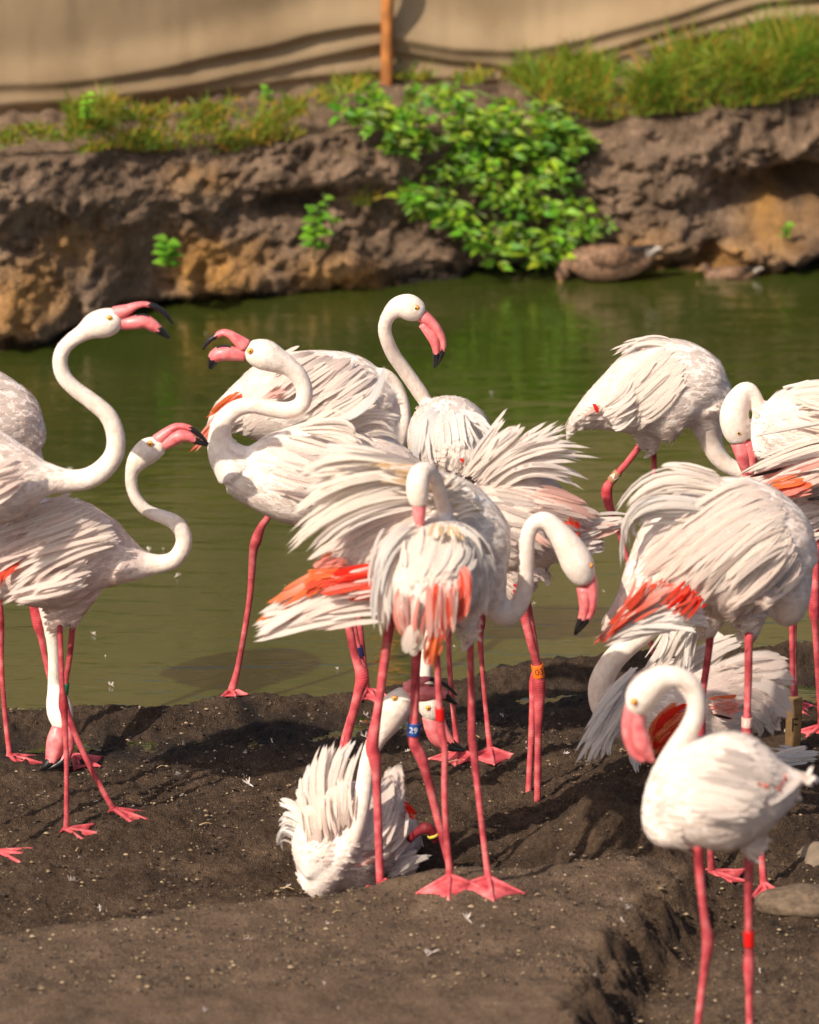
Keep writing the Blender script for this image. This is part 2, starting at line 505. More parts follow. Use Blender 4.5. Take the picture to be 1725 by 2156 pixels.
def bird(key, label, Y, body, neck, legs=(), thighs=(), wr=.8, upper=None, lower=None, bk=(.62, .68), rim=False,
         eye=None, fans=(), cover=900, clen=.055, ruff=.1, tone=('white', 'blush'), necktone='cream', rump='blush', base=None, dark_lids=False):
    bx, bz = (legs[0]['pts'][-1][:2] if legs else base)
    gx = W(bx, bz, Y)
    root = thing('flamingo', (gx.x, gx.y, gx.z), label, 'flamingo', 'flamingos at the pond edge')
    # ---- body, neck and head: one continuous skin
    bm = MB()
    Bs = rows(body, Y)
    v, f, u, sb = loft(Bs, 28, wr, 8); bm.add(v, f)
    v, f, u, sn = loft(rows(neck, Y), 20, 1.0, 8); bm.add(v, f)
    for t in thighs:
        v, f, u, _ = loft(rows(t, Y), 14, .9, 5); bm.add(v, f)
    bvh = BVHTree.FromPolygons([Vector(q) for q in bm.v], bm.f)
    me = bpy.data.meshes.new('skin'); me.from_pydata(bm.v, [], bm.f); me.update()
    o = bpy.data.objects.new('body', me); link(o, root)
    md = o.modifiers.new('r', 'REMESH'); md.mode = 'VOXEL'; md.voxel_size = .0065
    ms = o.modifiers.new('s', 'SMOOTH'); ms.factor = .5; ms.iterations = 7
    # ---- bill
    for nm, pts, blk in (('upper_bill', upper, bk[0]), ('lower_bill', lower, bk[1])):
        if not pts: continue
        R_ = rows(pts, Y); n = 14
        nseg = (len(R_) - 1) * 6 + 1
        wr_b = np.interp(np.linspace(0, 1, nseg), [0, .3, .7, 1], [.95, 1.15 if nm[0] == 'l' else 1.3, 1.1, 1.0])
        V, Fc, U, sp = loft(R_, n, wr_b, 6)
        C = sp[0]; mi = []
        up_ref = np.array(rows(upper, Y))[:, :3].mean(0) if upper else None
        for q in Fc:
            i = min(q) // n
            t = i / (len(C) - 1)
            jag = .025 * math.sin(q[0] * 2.3)
            b = 1 if t + jag > blk else 0
            if rim and nm == 'lower_bill' and not b and len(q) == 4:
                cc = sum((np.array(V[k]) for k in q), np.zeros(3)) / 4 - C[min(i, len(C) - 1)]
                tow = up_ref - C[min(i, len(C) - 1)]
                if np.dot(cc, tow) / (np.linalg.norm(cc) * np.linalg.norm(tow) + 1e-9) > .80: b = 1
            mi.append(b)
        mb = MB(); mb.add(V, Fc, U, mi=mi); mb.obj(nm, [M_BILL, M_BLACK], root)
    # ---- eyes (near side placed; far side mirrored over the head line)
    if eye:
        ex, ey, er, edy = eye[:4]
        for k, dy in enumerate((edy, eye[4] if len(eye) > 4 else -edy)):
            c = W(ex, ey, Y + dy); r = er * mpp(Y)
            out = Vector((0.0, -1.0 if k == 0 else 1.0, .12)).normalized()
            if len(eye) > 5 and k == 0: out = Vector(eye[5]).normalized()
            q = out.to_track_quat('Z', 'Y').to_matrix()
            def disc(rad, h, z0, seg=18):
                V, Fc = [], []
                rings = [(1, 0), (.86, .55), (.5, .9), (.0001, 1)]
                for a, b in rings:
                    for s in range(seg):
                        th = 2 * math.pi * s / seg
                        V.append(tuple(c + q @ Vector((rad * a * math.cos(th), rad * a * math.sin(th), z0 + h * b))))
                for j in range(len(rings) - 1):
                    for s in range(seg):
                        s2 = (s + 1) % seg; Fc.append((j * seg + s, j * seg + s2, (j + 1) * seg + s2, (j + 1) * seg + s))
                return V, Fc
            mb = MB(); mb.add(*disc(r * 1.35, r * .35, -r * .4), mi=1); mb.add(*disc(r, r * .55, -r * .25), mi=0)
            e = mb.obj('eye', [M_EYE, M_LID], root)
            mb = MB(); mb.add(*disc(r * .45, r * .2, r * .22, 12)); mb.obj('pupil', M_PUPIL, e)
    # ---- legs
    for lg in legs:
        dy = lg.get('dy', 0)
        pts = rows([(p[0], p[1], p[2] * .83, dy + (p[3] if len(p) > 3 else 0)) for p in lg['pts']], Y)
        V, Fc, U, sp = loft(pts, 14, .95, 6)
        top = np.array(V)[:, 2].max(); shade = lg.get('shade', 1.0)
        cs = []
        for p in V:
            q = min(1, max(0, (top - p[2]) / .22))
            cs.append(tuple(np.array((.80, .55, .60)) * (1 - q) * shade + np.array((1, 1, 1)) * q * shade))  # painted shade: darker under the body, scaled by each leg's shade value
        rr = np.repeat(sp[1], 14); kn = np.clip((rr / np.median(sp[1]) - 1.15) / .5, 0, 1); kn = np.concatenate([kn, [0, 0]])[:len(cs)]
        cs = [tuple(np.array(c_) * (1 - k_ * np.array((.12, .42, .36)))) for c_, k_ in zip(cs, kn)]
        mb = MB(); mb.add(V, Fc, U, cs)
        lo = mb.obj('leg', M_LEG, root)
        if lg.get('foot') is not None:
            hp = pts[-1]
            foot(lo, (hp[0], hp[1], hp[2]), lg['foot'], lg.get('fl', .105), lg.get('spread', 34), lg.get('flat', True))
        for bd in lg.get('bands', []):
            C = sp[0]; zz = W(bd[0], bd[1], Y + dy).z
            i = int(np.argmin(np.abs(C[:, 2] - zz))); i = min(max(i, 1), len(C) - 2)
            leg_band(lo, C[i], C[i - 1] - C[i + 1], sp[1][i] * bd[5], bd[2] * mpp(Y) * .95, lg['bc'], *bd[4], toff=bd[6] if len(bd) > 6 else 0.0)
    # ---- long feathers, each one an object
    S = mpp(Y); viewn = -np.array(CF); wisps = MB()
    for fn in fans:
        R_, T_, n = fn['R'], fn['T'], int(fn['n'] * 1.25 + .5)
        Mi = fn.get('M'); j = fn.get('j', 7)
        dr, dm, dt = fn.get('dy', (-.1, -.14, -.13))
        cc = fn.get('c', 'white'); cols = cc if isinstance(cc, list) else [cc]
        tcs = fn.get('tc', None)
        for i in range(n):
            t = (i + random.uniform(.1, .9)) / n
            a, b = polyl(R_, t), polyl(T_, t)
            a = a + RNG.normal(0, j * .7, 2); b = b + RNG.normal(0, j, 2)
            if Mi: m = polyl(Mi, t) + RNG.normal(0, j * .6, 2)
            else:
                m = (a + b) / 2; d = b - a; m = m + np.array((d[1], -d[0])) * fn.get('bow', .0) + RNG.normal(0, j * .4, 2)
            ext = random.uniform(*fn.get('ext', (.72, 1.06)))
            zj = random.gauss(0, fn.get('zj', .012) * (.28 if fn.get('prof', 2.4) >= 3 else .7))
            A, Mm, B = (np.array(W(a[0], a[1], Y + dr + zj * .4)), np.array(W(m[0], m[1], Y + dm + zj)), np.array(W(b[0], b[1], Y + dt + zj)))
            # quadratic through the mid point, shortened by ext
            Cq = 2 * Mm - (A + B) / 2
            k = 9; P = []
            for q in range(k + 1):
                s = q / k * ext
                P.append(A * (1 - s) ** 2 + 2 * Cq * s * (1 - s) + B * s * s)
            # feathers lying on the trunk follow its surface instead of floating above it
            if fn.get('prof', 2.4) >= 3 and not fn.get('free'):
                sc, lay = None, random.uniform(.003, .011)
                for q in range(k + 1):
                    dv = Vector(P[q]) - CAM; ln = dv.length
                    hit = bvh.ray_cast(CAM, dv / ln)
                    if hit[0] is not None: sc = (hit[3] - lay - .010 * (q / k) ** 2) / ln
                    if sc is not None and abs(sc * ln - ln) < .25: P[q] = np.array(CAM + dv * sc)
                D0 = [np.linalg.norm(x - np.array(CAM)) for x in P]
                D1 = D0[:]
                for _ in range(2): D1 = [D1[0]] + [(D1[q - 1] + D1[q] * 2 + D1[q + 1]) / 4 for q in range(1, k)] + [D1[k]]
                P = [np.array(CAM) + (x - np.array(CAM)) * (min(b_, a_ + .004) / a_) for x, a_, b_ in zip(P, D0, D1)]
            roll = random.gauss(0, fn.get('roll', .35) * (.25 if fn.get('prof', 2.4) >= 3 else .55))
            side, nn, nrm_ = [], None, []
            for q in range(k + 1):
                d = P[min(q + 1, k)] - P[max(q - 1, 0)]; d /= np.linalg.norm(d) + 1e-9
                s0 = np.cross(d, viewn); s0 /= np.linalg.norm(s0) + 1e-9
                u0 = np.cross(s0, d)
                side.append(s0 * math.cos(roll) + u0 * math.sin(roll))
                nn = u0; nrm_.append(u0)
            c0 = pal(random.choice(cols))
            if set(cols) <= {'white', 'cream', 'blush', 'grey'}: c0 = c0 * .4 + sum(pal(q) for q in cols) / len(cols) * .6
            c1 = pal(random.choice(tcs)) if tcs else c0
            jit = 1 + RNG.normal(0, .02)
            mb = MB()
            blade(mb, P, side, nn, fn.get('w', 16) * S * random.uniform(.8, 1.25) * (1.5 if fn.get('prof', 2.4) >= 3 else 1.1), fn.get('prof', 2.4), c0 * jit, c1 * jit, fn.get('notch', .15), fn.get('keel', .07), nrm_)
            mb.obj('feather', M_FEA, root)
            # loose narrow barbs that follow the big feathers and blend them
            if n > 5:
                for _ in range(1):
                    wj = fn.get('w', 16) * S
                    of = side[4] * random.gauss(0, wj * .55) + viewn * random.uniform(-.002, .007)
                    st = random.uniform(0, .45); en = random.uniform(.7, 1.08)
                    Q = []
                    for q in range(7):
                        x = (st + (en - st) * q / 6) * ext
                        xi = min(k - 1e-6, x / ext * k); qi = int(xi); xf = xi - qi
                        Q.append(P[qi] * (1 - xf) + P[min(k, qi + 1)] * xf + of * (1 - .3 * q / 6) + viewn * (.003 * q / 6))
                    cj = (c0 * (1 - x * .5) + c1 * x * .5) * (1 + RNG.normal(0, .02))
                    blade(wisps, Q, side[4], nn, wj * random.uniform(.5, .9), 2.4, cj, c1 * jit, .2, .04, nn)
    BODY_JOBS.append(dict(wisps=wisps, o=o, root=root, sb=sb, sn=sn, wr=wr, cover=cover, clen=clen, ruff=ruff, tone=tone, necktone=necktone, rump=rump, S=S))
    return root

def finish_bodies():
    """bake the skins, colour them, cover the trunk with small overlapping feathers"""
    bpy.context.view_layer.update()
    dg = bpy.context.evaluated_depsgraph_get()
    for jb in BODY_JOBS:
        o = jb['o']
        me = bpy.data.meshes.new_from_object(o.evaluated_get(dg))
        old = o.data; o.modifiers.clear(); o.data = me; bpy.data.meshes.remove(old)
        n = len(me.vertices)
        co = np.empty(n * 3, np.float32); me.vertices.foreach_get('co', co); co = co.reshape(-1, 3).astype(float)
        no = np.empty(n * 3, np.float32); me.vertex_normals.foreach_get('vector', no); no = no.reshape(-1, 3).astype(float)
        C, R, T = jb['sb'][:3]; nb = len(C)
        Ca = np.vstack([C, jb['sn'][0]]); Ra = np.concatenate([R, jb['sn'][1]])
        D = np.linalg.norm(co[:, None] - Ca[None], axis=2) / Ra[None]
        near = D.argmin(1); nbody = D[:, :nb].argmin(1)
        tb = nbody / (nb - 1)
        isn = near >= nb
        tn = np.where(isn, (near - nb) / (len(Ca) - nb - 1), 0)
        # colours
        a, b = pal(jb['tone'][0]), pal(jb['tone'][1]); nk = pal(jb['necktone']); rp = pal(jb['rump'])
        nz = (fbm(co[:, 0] * 9, co[:, 1] * 9, co[:, 2] * 9, oct=3, seed=4) * .5 + .5).clip(0, 1)[:, None]
        cb = a * (1 - nz * .5) + b * nz * .5
        q = np.clip(1 - tb * 2.5, 0, 1)[:, None]; cb = cb * (1 - q) + rp * q
        cn = pal('white') * .55 + nk * .25 + pal('blush') * .2
        n2 = (fbm(co[:, 0] * 45, co[:, 1] * 45, co[:, 2] * 45, oct=3, seed=14) * .6 + .4).clip(0, 1)[:, None]
        cn = cn * (1 - n2 * np.array((.06, .10, .14)))
        hd = np.clip((tn - .8) / .15, 0, 1)[:, None]
        cn = cn * (1 - hd * .6) + nk * hd * .6
        wgt = np.where(isn, np.clip(tn * 6, 0, 1), 0)[:, None]
        cc = np.ones((n, 4), np.float32); cc[:, :3] = cb * (1 - wgt) + cn * wgt
        at = me.color_attributes.new('Col', 'FLOAT_COLOR', 'POINT'); at.data.foreach_set('color', cc.ravel())
        me.polygons.foreach_set('use_smooth', np.ones(len(me.polygons), bool))
        me.materials.clear(); me.materials.append(M_DOWN)
        # contour feathers
        ok = np.where((~isn | (tn < .10)) & (D[:, :nb].min(1) > .6))[0]
        if len(ok) == 0: continue
        ok = ok[(tb[ok] < .94) & (tb[ok] > .05)]
        pick = RNG.choice(ok, min(int(jb['cover'] * 1.7), len(ok)), replace=False)
        mb = jb['wisps']; rf = jb['ruff']
        for i in pick:
            p, nn = co[i], no[i]
            fl = -T[nbody[i]].copy(); fl[2] -= .28 if no[i][2] > -.45 else 0.0
            fl += RNG.normal(0, .07 + rf * .7, 3)
            d = fl - nn * np.dot(fl, nn)
            if np.linalg.norm(d) < .2: continue
            d /= np.linalg.norm(d)
            s = np.cross(d, nn); t = tb[i]
            L = jb['clen'] * (1.2 - .85 * t) * random.uniform(.7, 1.35); wd = L * random.uniform(.42, .62)
            lift = L * (.015 + abs(random.gauss(0, .015 + rf * .2)))
            P = []
            for k in range(5):
                x = k / 4
                P.append(p + d * (L * x) + nn * (.0008 + lift * x ** 1.6 - (L * x) ** 2 / .42))
            mixv = random.random() * .6; q = max(0, 1 - t * 2.5)
            c0 = (a * (1 - mixv) + b * mixv) * (1 - q * .6) + rp * q * .6
            c0 = c0 * (1 + random.gauss(0, .03)); c1 = c0 * .5 + pal('white') * .5
            blade(mb, P, s, nn, wd, 4.0, c0, c1, .12, .10, nn)
        # fine down: fuzz on the neck, loose hairs over the trunk
        nk_ = np.where(isn & (tn > .02) & (tn < .93))[0]; bd_ = np.where(~isn & (tb > .03) & (tb < .97))[0]
        Tn = jb['sn'][2]
        for grp, cnt in ((nk_, 2600), (bd_, 1500)):
            if len(grp) == 0: continue
            for i in RNG.choice(grp, min(cnt, len(grp)), replace=False):
                neck_ = bool(isn[i])
                nn = no[i]; fl = (-Tn[near[i] - nb] if neck_ else -T[nbody[i]]) + RNG.normal(0, .25, 3)
                d = fl - nn * np.dot(fl, nn); ln = np.linalg.norm(d)
                if ln < .2: continue
                d /= ln; s = np.cross(d, nn)
                L = random.uniform(.006, .013) if neck_ else random.uniform(.012, .034); wd = random.uniform(.0014, .0026) if neck_ else random.uniform(.003, .006)
                k = nn * (L * random.uniform(.03, .16))
                cj = cc[i, :3] * random.choice((.96, .98, 1.0, 1.01))
                p0 = co[i] - nn * .0005; p1 = p0 + d * (L * .5) + k * .35; p2 = p0 + d * L + k
                mb.add([p0 - s * wd * .4, p0 + s * wd * .4, p1 + s * wd * .5, p1 - s * wd * .5, p2], [(0, 1, 2, 3), (3, 2, 4)], [(-.3, .1), (.3, .1), (.3, .5), (-.3, .5), (0, .8)], [tuple(cj)] * 5, nv=[tuple(nn)] * 5)
        tag(mb.obj('plumage', M_FEA, jb['root']), kind='stuff')
BIRDS = []
def B(**k): BIRDS.append(k)

B(key='B', Y=-.85, label='flamingo at the left edge calling with bill wide open above its neighbour',
  body=[(-250, 1030, 40), (-190, 1010, 90), (-110, 1000, 118), (-40, 1005, 112), (20, 1010, 92), (62, 1010, 66), (92, 1010, 42)],
  neck=[(60, 1010, 58), (100, 1009, 36), (142, 1012, 25), (182, 1008, 23), (217, 988, 22.5), (241, 955, 21), (243, 915, 20), (228, 876, 19), (195, 846, 18), (160, 820, 17), (136, 795, 17), (126, 765, 16.5), (132, 737, 16), (151, 716, 16), (175, 700, 19), (198, 686, 28), (220, 680, 31), (238, 675, 28), (252, 672, 20)],
  upper=[(243, 661, 17), (256, 656, 14), (270, 651, 11), (288, 643, 7.5), (305, 640.5, 6), (320, 643, 6.5), (336, 651, 6.2), (351, 664, 5.2), (364, 682, 2.4)],
  lower=[(252, 680, 14), (268, 680, 14), (285, 678, 15), (303, 676, 15), (320, 684, 13), (333, 693, 10), (346, 703, 7), (358, 712, 2.6)],
  bk=(.56, .70), rim=True, eye=(230, 670, 5, -.0385), tone=('white', 'blush'),
  legs=[dict(pts=[(-70, 1110, 14), (-62, 1250, 10), (-66, 1400, 9), (-68, 1500, 14), (-50, 1600, 9), (-15, 1770, 8.5), (-6, 1795, 9)], foot=-12, fl=.125),
        dict(pts=[(-120, 1110, 14), (-120, 1300, 10), (-125, 1490, 14), (-115, 1650, 8), (-110, 1790, 9)], foot=0, dy=.08)],
  fans=[dict(R=[(40, 960), (50, 1020)], T=[(-90, 1000), (-60, 1080)], n=8, w=26, c=['white', 'blush'], dy=(-.13, -.17, -.17)),
        dict(R=[(35, 1022)], T=[(0, 1036)], n=3, w=14, c='pink', dy=(-.135, -.15, -.15), j=5)], cover=700)

B(key='G', Y=0.0, label='flamingo at the left edge behind the others, head lowered so its bill touches the mud',
  body=[(-200, 910, 40), (-150, 895, 90), (-80, 888, 116), (-30, 890, 118), (15, 900, 92), (45, 925, 62), (62, 950, 40)],
  neck=[(40, 940, 46), (68, 985, 27), (76, 1060, 19), (82, 1160, 16.5), (90, 1250, 15.5), (105, 1320, 14.5), (113, 1370, 13.5), (114, 1420, 14), (116, 1452, 17), (122, 1480, 26, -.05), (127, 1503, 28, -.08), (129, 1522, 23, -.10), (129, 1534, 17, -.11)],
  lower=[(124, 1532, 16, -.11), (119, 1555, 19, -.12), (114, 1580, 17, -.13), (108, 1600, 13, -.14), (97, 1612, 8, -.15), (84, 1621, 3, -.15)],
  upper=[(140, 1532, 13, -.11), (145, 1560, 11, -.12), (143, 1585, 9, -.13), (132, 1603, 8, -.14), (112, 1615, 6, -.15), (86, 1623, 2.5, -.15)], bk=(.55, .66),
  eye=(146, 1512, 4.5, -.115, -.05), cover=800,
  legs=[dict(pts=[(-20, 1010, 15), (-10, 1200, 9), (-2, 1300, 13), (3, 1400, 6.5), (10, 1500, 6.5), (19, 1580, 7), (20, 1593, 9)], foot=-25, fl=.12, spread=42),
        dict(pts=[(55, 1010, 15), (60, 1200, 9), (78, 1305, 14), (87, 1345, 8), (100, 1410, 6.5), (125, 1500, 6.5), (150, 1580, 7), (154, 1592, 9)], foot=-40, fl=.12, spread=44)])

B(key='F', Y=-.65, label='shaded flamingo at the left with a green leg band, its closed bill raised',
  body=[(-100, 1225, 20), (-60, 1208, 48), (-10, 1190, 80), (50, 1175, 108), (110, 1166, 120), (165, 1163, 113), (215, 1168, 85), (252, 1177, 60), (280, 1183, 42)],
  neck=[(250, 1178, 58), (285, 1186, 40), (312, 1188, 26), (340, 1187, 20), (367, 1178, 18.5), (385, 1152, 18), (386, 1126, 17.5), (370, 1101, 17), (342, 1088, 15), (311, 1076, 13.5), (288, 1052, 13), (277, 1022, 13), (278, 994, 15), (290, 970, 23), (310, 951, 28), (328, 943, 25), (342, 940, 18)],
  upper=[(331, 927, 14), (350, 911, 10.5), (370, 898, 7), (390, 898, 6), (408, 906, 6), (424, 919, 5), (439, 935, 2)],
  lower=[(343, 938, 12), (362, 926, 15), (380, 917, 15), (397, 919, 12), (411, 927, 8), (425, 933, 5.5), (438, 938, 2)], bk=(.58, .64),
  eye=(316, 934, 5, -.038), tone=('blush', 'white'),
  thighs=[[(135, 1240, 52), (128, 1295, 24), (126, 1332, 9)], [(172, 1235, 46), (160, 1285, 22), (155, 1316, 9)]],
  legs=[dict(pts=[(126, 1318, 7), (129, 1400, 6.5), (131, 1450, 7.5), (133, 1485, 12), (136, 1515, 8.5), (140, 1600, 6.5), (140, 1700, 6.5), (140, 1735, 8), (139, 1748, 9)], foot=-14, fl=.10, dy=-.05),
        dict(pts=[(154, 1305, 8), (147, 1380, 7.5), (136, 1450, 7.5), (136, 1484, 11), (150, 1525, 8.5), (185, 1605, 7.5), (225, 1680, 7.5), (240, 1706, 9)], foot=-14, fl=.11, dy=.05,
             bands=[(0, 1448, 27, 0, ('2', 'w'), 1.45, -.75)], bc='green')],
  fans=[dict(R=[(150, 1045), (215, 1085), (250, 1140)], M=[(80, 1068), (120, 1120), (150, 1175)], T=[(5, 1105), (-15, 1170), (30, 1250)], n=34, w=22, c=['blush', 'white', 'cream'], tc=['white', 'blush'], dy=(-.10, -.16, -.165)),
        dict(R=[(110, 1065), (120, 1080)], M=[(50, 1075), (60, 1090)], T=[(0, 1100), (-5, 1150)], n=8, w=12, c='cream', dy=(-.04, -.08, -.12)),
        dict(R=[(60, 1180)], M=[(20, 1200)], T=[(-10, 1240), (8, 1235)], n=4, w=16, c='coral', dy=(-.13, -.15, -.15)),
        dict(R=[(190, 1180), (180, 1230)], M=[(120, 1210), (100, 1255)], T=[(20, 1260), (10, 1275)], n=14, w=22, c=['blush', 'white'], dy=(-.14, -.165, -.15))])

B(key='C', Y=-.40, label='flamingo calling to the left with gaping bill and its neck folded in a flat S',
  body=[(870, 990, 30), (820, 985, 66), (760, 985, 96), (690, 992, 112), (630, 1000, 110), (570, 1000, 90), (525, 997, 66), (490, 988, 48)],
  neck=[(500, 985, 52), (474, 955, 38), (463, 922, 26), (470, 888, 22), (495, 862, 19), (530, 853, 18), (570, 860, 18), (608, 864, 18.5), (636, 850, 18), (641, 820, 18), (628, 790, 19), (606, 770, 21), (582, 758, 28), (557, 747, 33), (535, 741, 28), (522, 738, 20)],
  upper=[(516, 728, 16), (497, 713, 11.5), (482, 703, 8.5), (468, 701, 7.5), (450, 710, 6.2), (438, 720, 5.6), (428, 735, 3)],
  lower=[(514, 747, 14), (492, 745, 15), (471, 743, 17), (455, 749, 15), (448, 761, 11), (443, 775, 5)], bk=(.60, .70), rim=True,
  eye=(527, 739, 5, -.040), tone=('white', 'white'),
  legs=[dict(pts=[(690, 1170, 16), (728, 1290, 12), (744, 1365, 10.5), (754, 1400, 12), (763, 1428, 18), (754, 1462, 13), (735, 1540, 9.5), (722, 1620, 9), (712, 1690, 9)], dy=-.04, shade=1.05),
        dict(pts=[(705, 1170, 14), (738, 1290, 9), (751, 1350, 8.5), (760, 1390, 9), (766, 1425, 13), (748, 1480, 9), (724, 1560, 8.5), (710, 1640, 8.5), (703, 1700, 9)], dy=.06,
             bands=[(0, 1372, 24, 0, (), 1.45)], bc='navy')],
  fans=[dict(R=[(640, 895), (690, 905), (730, 930)], M=[(715, 850), (765, 865), (800, 905)], T=[(755, 853), (800, 800), (868, 885), (835, 890), (850, 945)], n=20, w=17, c=['white', 'white', 'cream'], dy=(-.04, -.05, -.03)),
        dict(R=[(690, 895)], M=[(775, 850)], T=[(813, 768)], n=2, w=26, c='grey', dy=(-.07, -.09, -.1), j=2, ext=(.98, 1.0)),
        dict(R=[(560, 930), (590, 975), (600, 1030)], M=[(650, 940), (680, 1000), (690, 1060)], T=[(750, 960), (780, 1030), (770, 1090)], n=26, w=30, c=['white', 'white', 'blush'], dy=(-.125, -.165, -.17), prof=3.5, zj=.006),
        dict(R=[(620, 900), (660, 915)], M=[(720, 890), (720, 930)], T=[(752, 922), (770, 960)], n=9, w=20, c=['cream', 'white'], dy=(-.10, -.15, -.16))])

B(key='H', Y=.55, label='flamingo at the water\'s edge behind the gaping one, orange tail to the left',
  body=[(455, 895, 22), (490, 872, 46), (535, 858, 74), (595, 843, 97), (665, 838, 102), (735, 843, 98), (785, 858, 72), (815, 872, 48)],
  neck=[(800, 880, 42), (830, 935, 22), (845, 915, 16), (852, 880, 14), (849, 845, 13), (838, 815, 12), (822, 797, 14), (804, 795, 22), (794, 811, 25), (789, 830, 21), (789, 842, 16)],
  lower=[(789, 836, 15), (795, 855, 14), (790, 875, 11), (775, 895, 7)], bk=(.9, .95),
  eye=(778, 822, 4, -.03), tone=('white', 'white'),
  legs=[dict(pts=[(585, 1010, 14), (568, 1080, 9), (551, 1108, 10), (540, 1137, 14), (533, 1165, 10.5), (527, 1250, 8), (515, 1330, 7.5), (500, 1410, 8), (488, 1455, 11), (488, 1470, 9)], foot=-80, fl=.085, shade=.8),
        dict(pts=[(700, 1010, 14), (735, 1120, 14), (755, 1290, 8), (770, 1430, 8), (775, 1455, 9)], foot=-70, fl=.10, dy=.05)],
  fans=[dict(R=[(510, 835), (530, 860)], T=[(398, 962), (415, 935), (440, 890)], n=9, w=13, c=['orange', 'coral', 'lcoral', 'white'], tc=['lcoral', 'coral', 'orange'], dy=(-.04, -.05, -.02), j=5, ext=(.9, 1.0)),
        dict(R=[(500, 820), (520, 835)], T=[(430, 880), (460, 860)], n=5, w=12, c=['coral', 'orange'], dy=(-.06, -.08, -.07), j=4),
        dict(R=[(600, 795), (620, 815)], T=[(548, 832), (575, 835)], n=5, w=14, c='pink', dy=(-.135, -.15, -.15)),
        dict(R=[(650, 745), (740, 760), (790, 800)], M=[(600, 760), (680, 800), (730, 850)], T=[(530, 800), (610, 860), (680, 900)], n=24, w=26, c=['white', 'white', 'blush'], dy=(-.06, -.15, -.165), zj=.006),
        dict(R=[(520, 880)], T=[(430, 890), (470, 920)], n=6, w=16, c='white', dy=(-.06, -.07, -.05))])

B(key='T', Y=.05, label='flamingo holding its head highest of the flock, bill hooking down to the right',
  body=[(975, 965, 42, -.2), (962, 948, 72, -.13), (952, 935, 88, -.02), (945, 920, 88, .08), (932, 908, 72, .18), (918, 898, 48, .25), (908, 888, 30, .28)],
  neck=[(925, 900, 50, .2), (908, 866, 18, .22), (882, 823, 16.5, .2), (852, 780, 16, .18), (829, 747, 15.5, .16), (815, 716, 15, .14), (810, 690, 14.5, .13), (818, 665, 15.5, .12), (836, 648, 22, .12), (857, 646, 28, .12), (874, 653, 26, .12), (886, 660, 20, .12)],
  upper=[(888, 664, 15, .12), (906, 678, 12.5, .12), (921, 694, 10, .12), (932, 714, 7.5, .12), (933, 735, 6, .12), (926, 755, 5, .12), (915, 775, 2, .12)],
  lower=[(891, 681, 11, .12), (905, 700, 12, .12), (915, 718, 11, .12), (919, 738, 8, .12), (918, 756, 6, .12), (914, 773, 2, .12)], bk=(.66, .64),
  eye=(876, 649, 5.5, .0845, .155), wr=1.0, tone=('white', 'white'), rump='white',
  legs=[dict(pts=[(950, 1010, 13), (947, 1200, 8), (945, 1285, 11), (945, 1350, 6.5), (948, 1420, 6.5), (955, 1500, 6.5), (963, 1570, 8), (965, 1580, 9)], foot=-95, fl=.12, spread=55),
        dict(pts=[(1000, 1010, 13), (1008, 1200, 8), (1013, 1300, 12), (1011, 1335, 9), (1015, 1400, 6), (1022, 1480, 6), (1031, 1565, 8), (1033, 1578, 9)], foot=-85, fl=.125, spread=55)],
  fans=[dict(R=[(868, 962), (892, 962)], M=[(880, 905), (905, 900)], T=[(930, 852), (918, 870)], n=4, w=30, c='grey', dy=(-.14, -.12, -.05), j=3),
        dict(R=[(930, 860), (970, 870)], M=[(925, 900), (985, 900)], T=[(900, 960), (1030, 950)], n=16, w=24, c=['white', 'grey'], dy=(-.02, -.14, -.21), prof=3.4),
        dict(R=[(940, 858), (980, 866)], T=[(930, 846), (1000, 866)], n=6, w=9, c='white', dy=(-.02, -.02, -.02), j=4),
        dict(R=[(960, 865), (1000, 890)], M=[(1000, 880), (1015, 910)], T=[(1046, 915), (1040, 940), (1020, 960)], n=12, w=16, c=['white', 'grey'], dy=(-.06, -.12, -.16)),
        dict(R=[(910, 875), (930, 870)], M=[(895, 910), (915, 930)], T=[(880, 970), (925, 985)], n=10, w=18, c=['white', 'grey'], dy=(-.02, -.15, -.22)),
        dict(R=[(965, 965)], T=[(985, 985)], n=3, w=10, c=['red', 'pink'], dy=(-.24, -.25, -.26), j=3)])

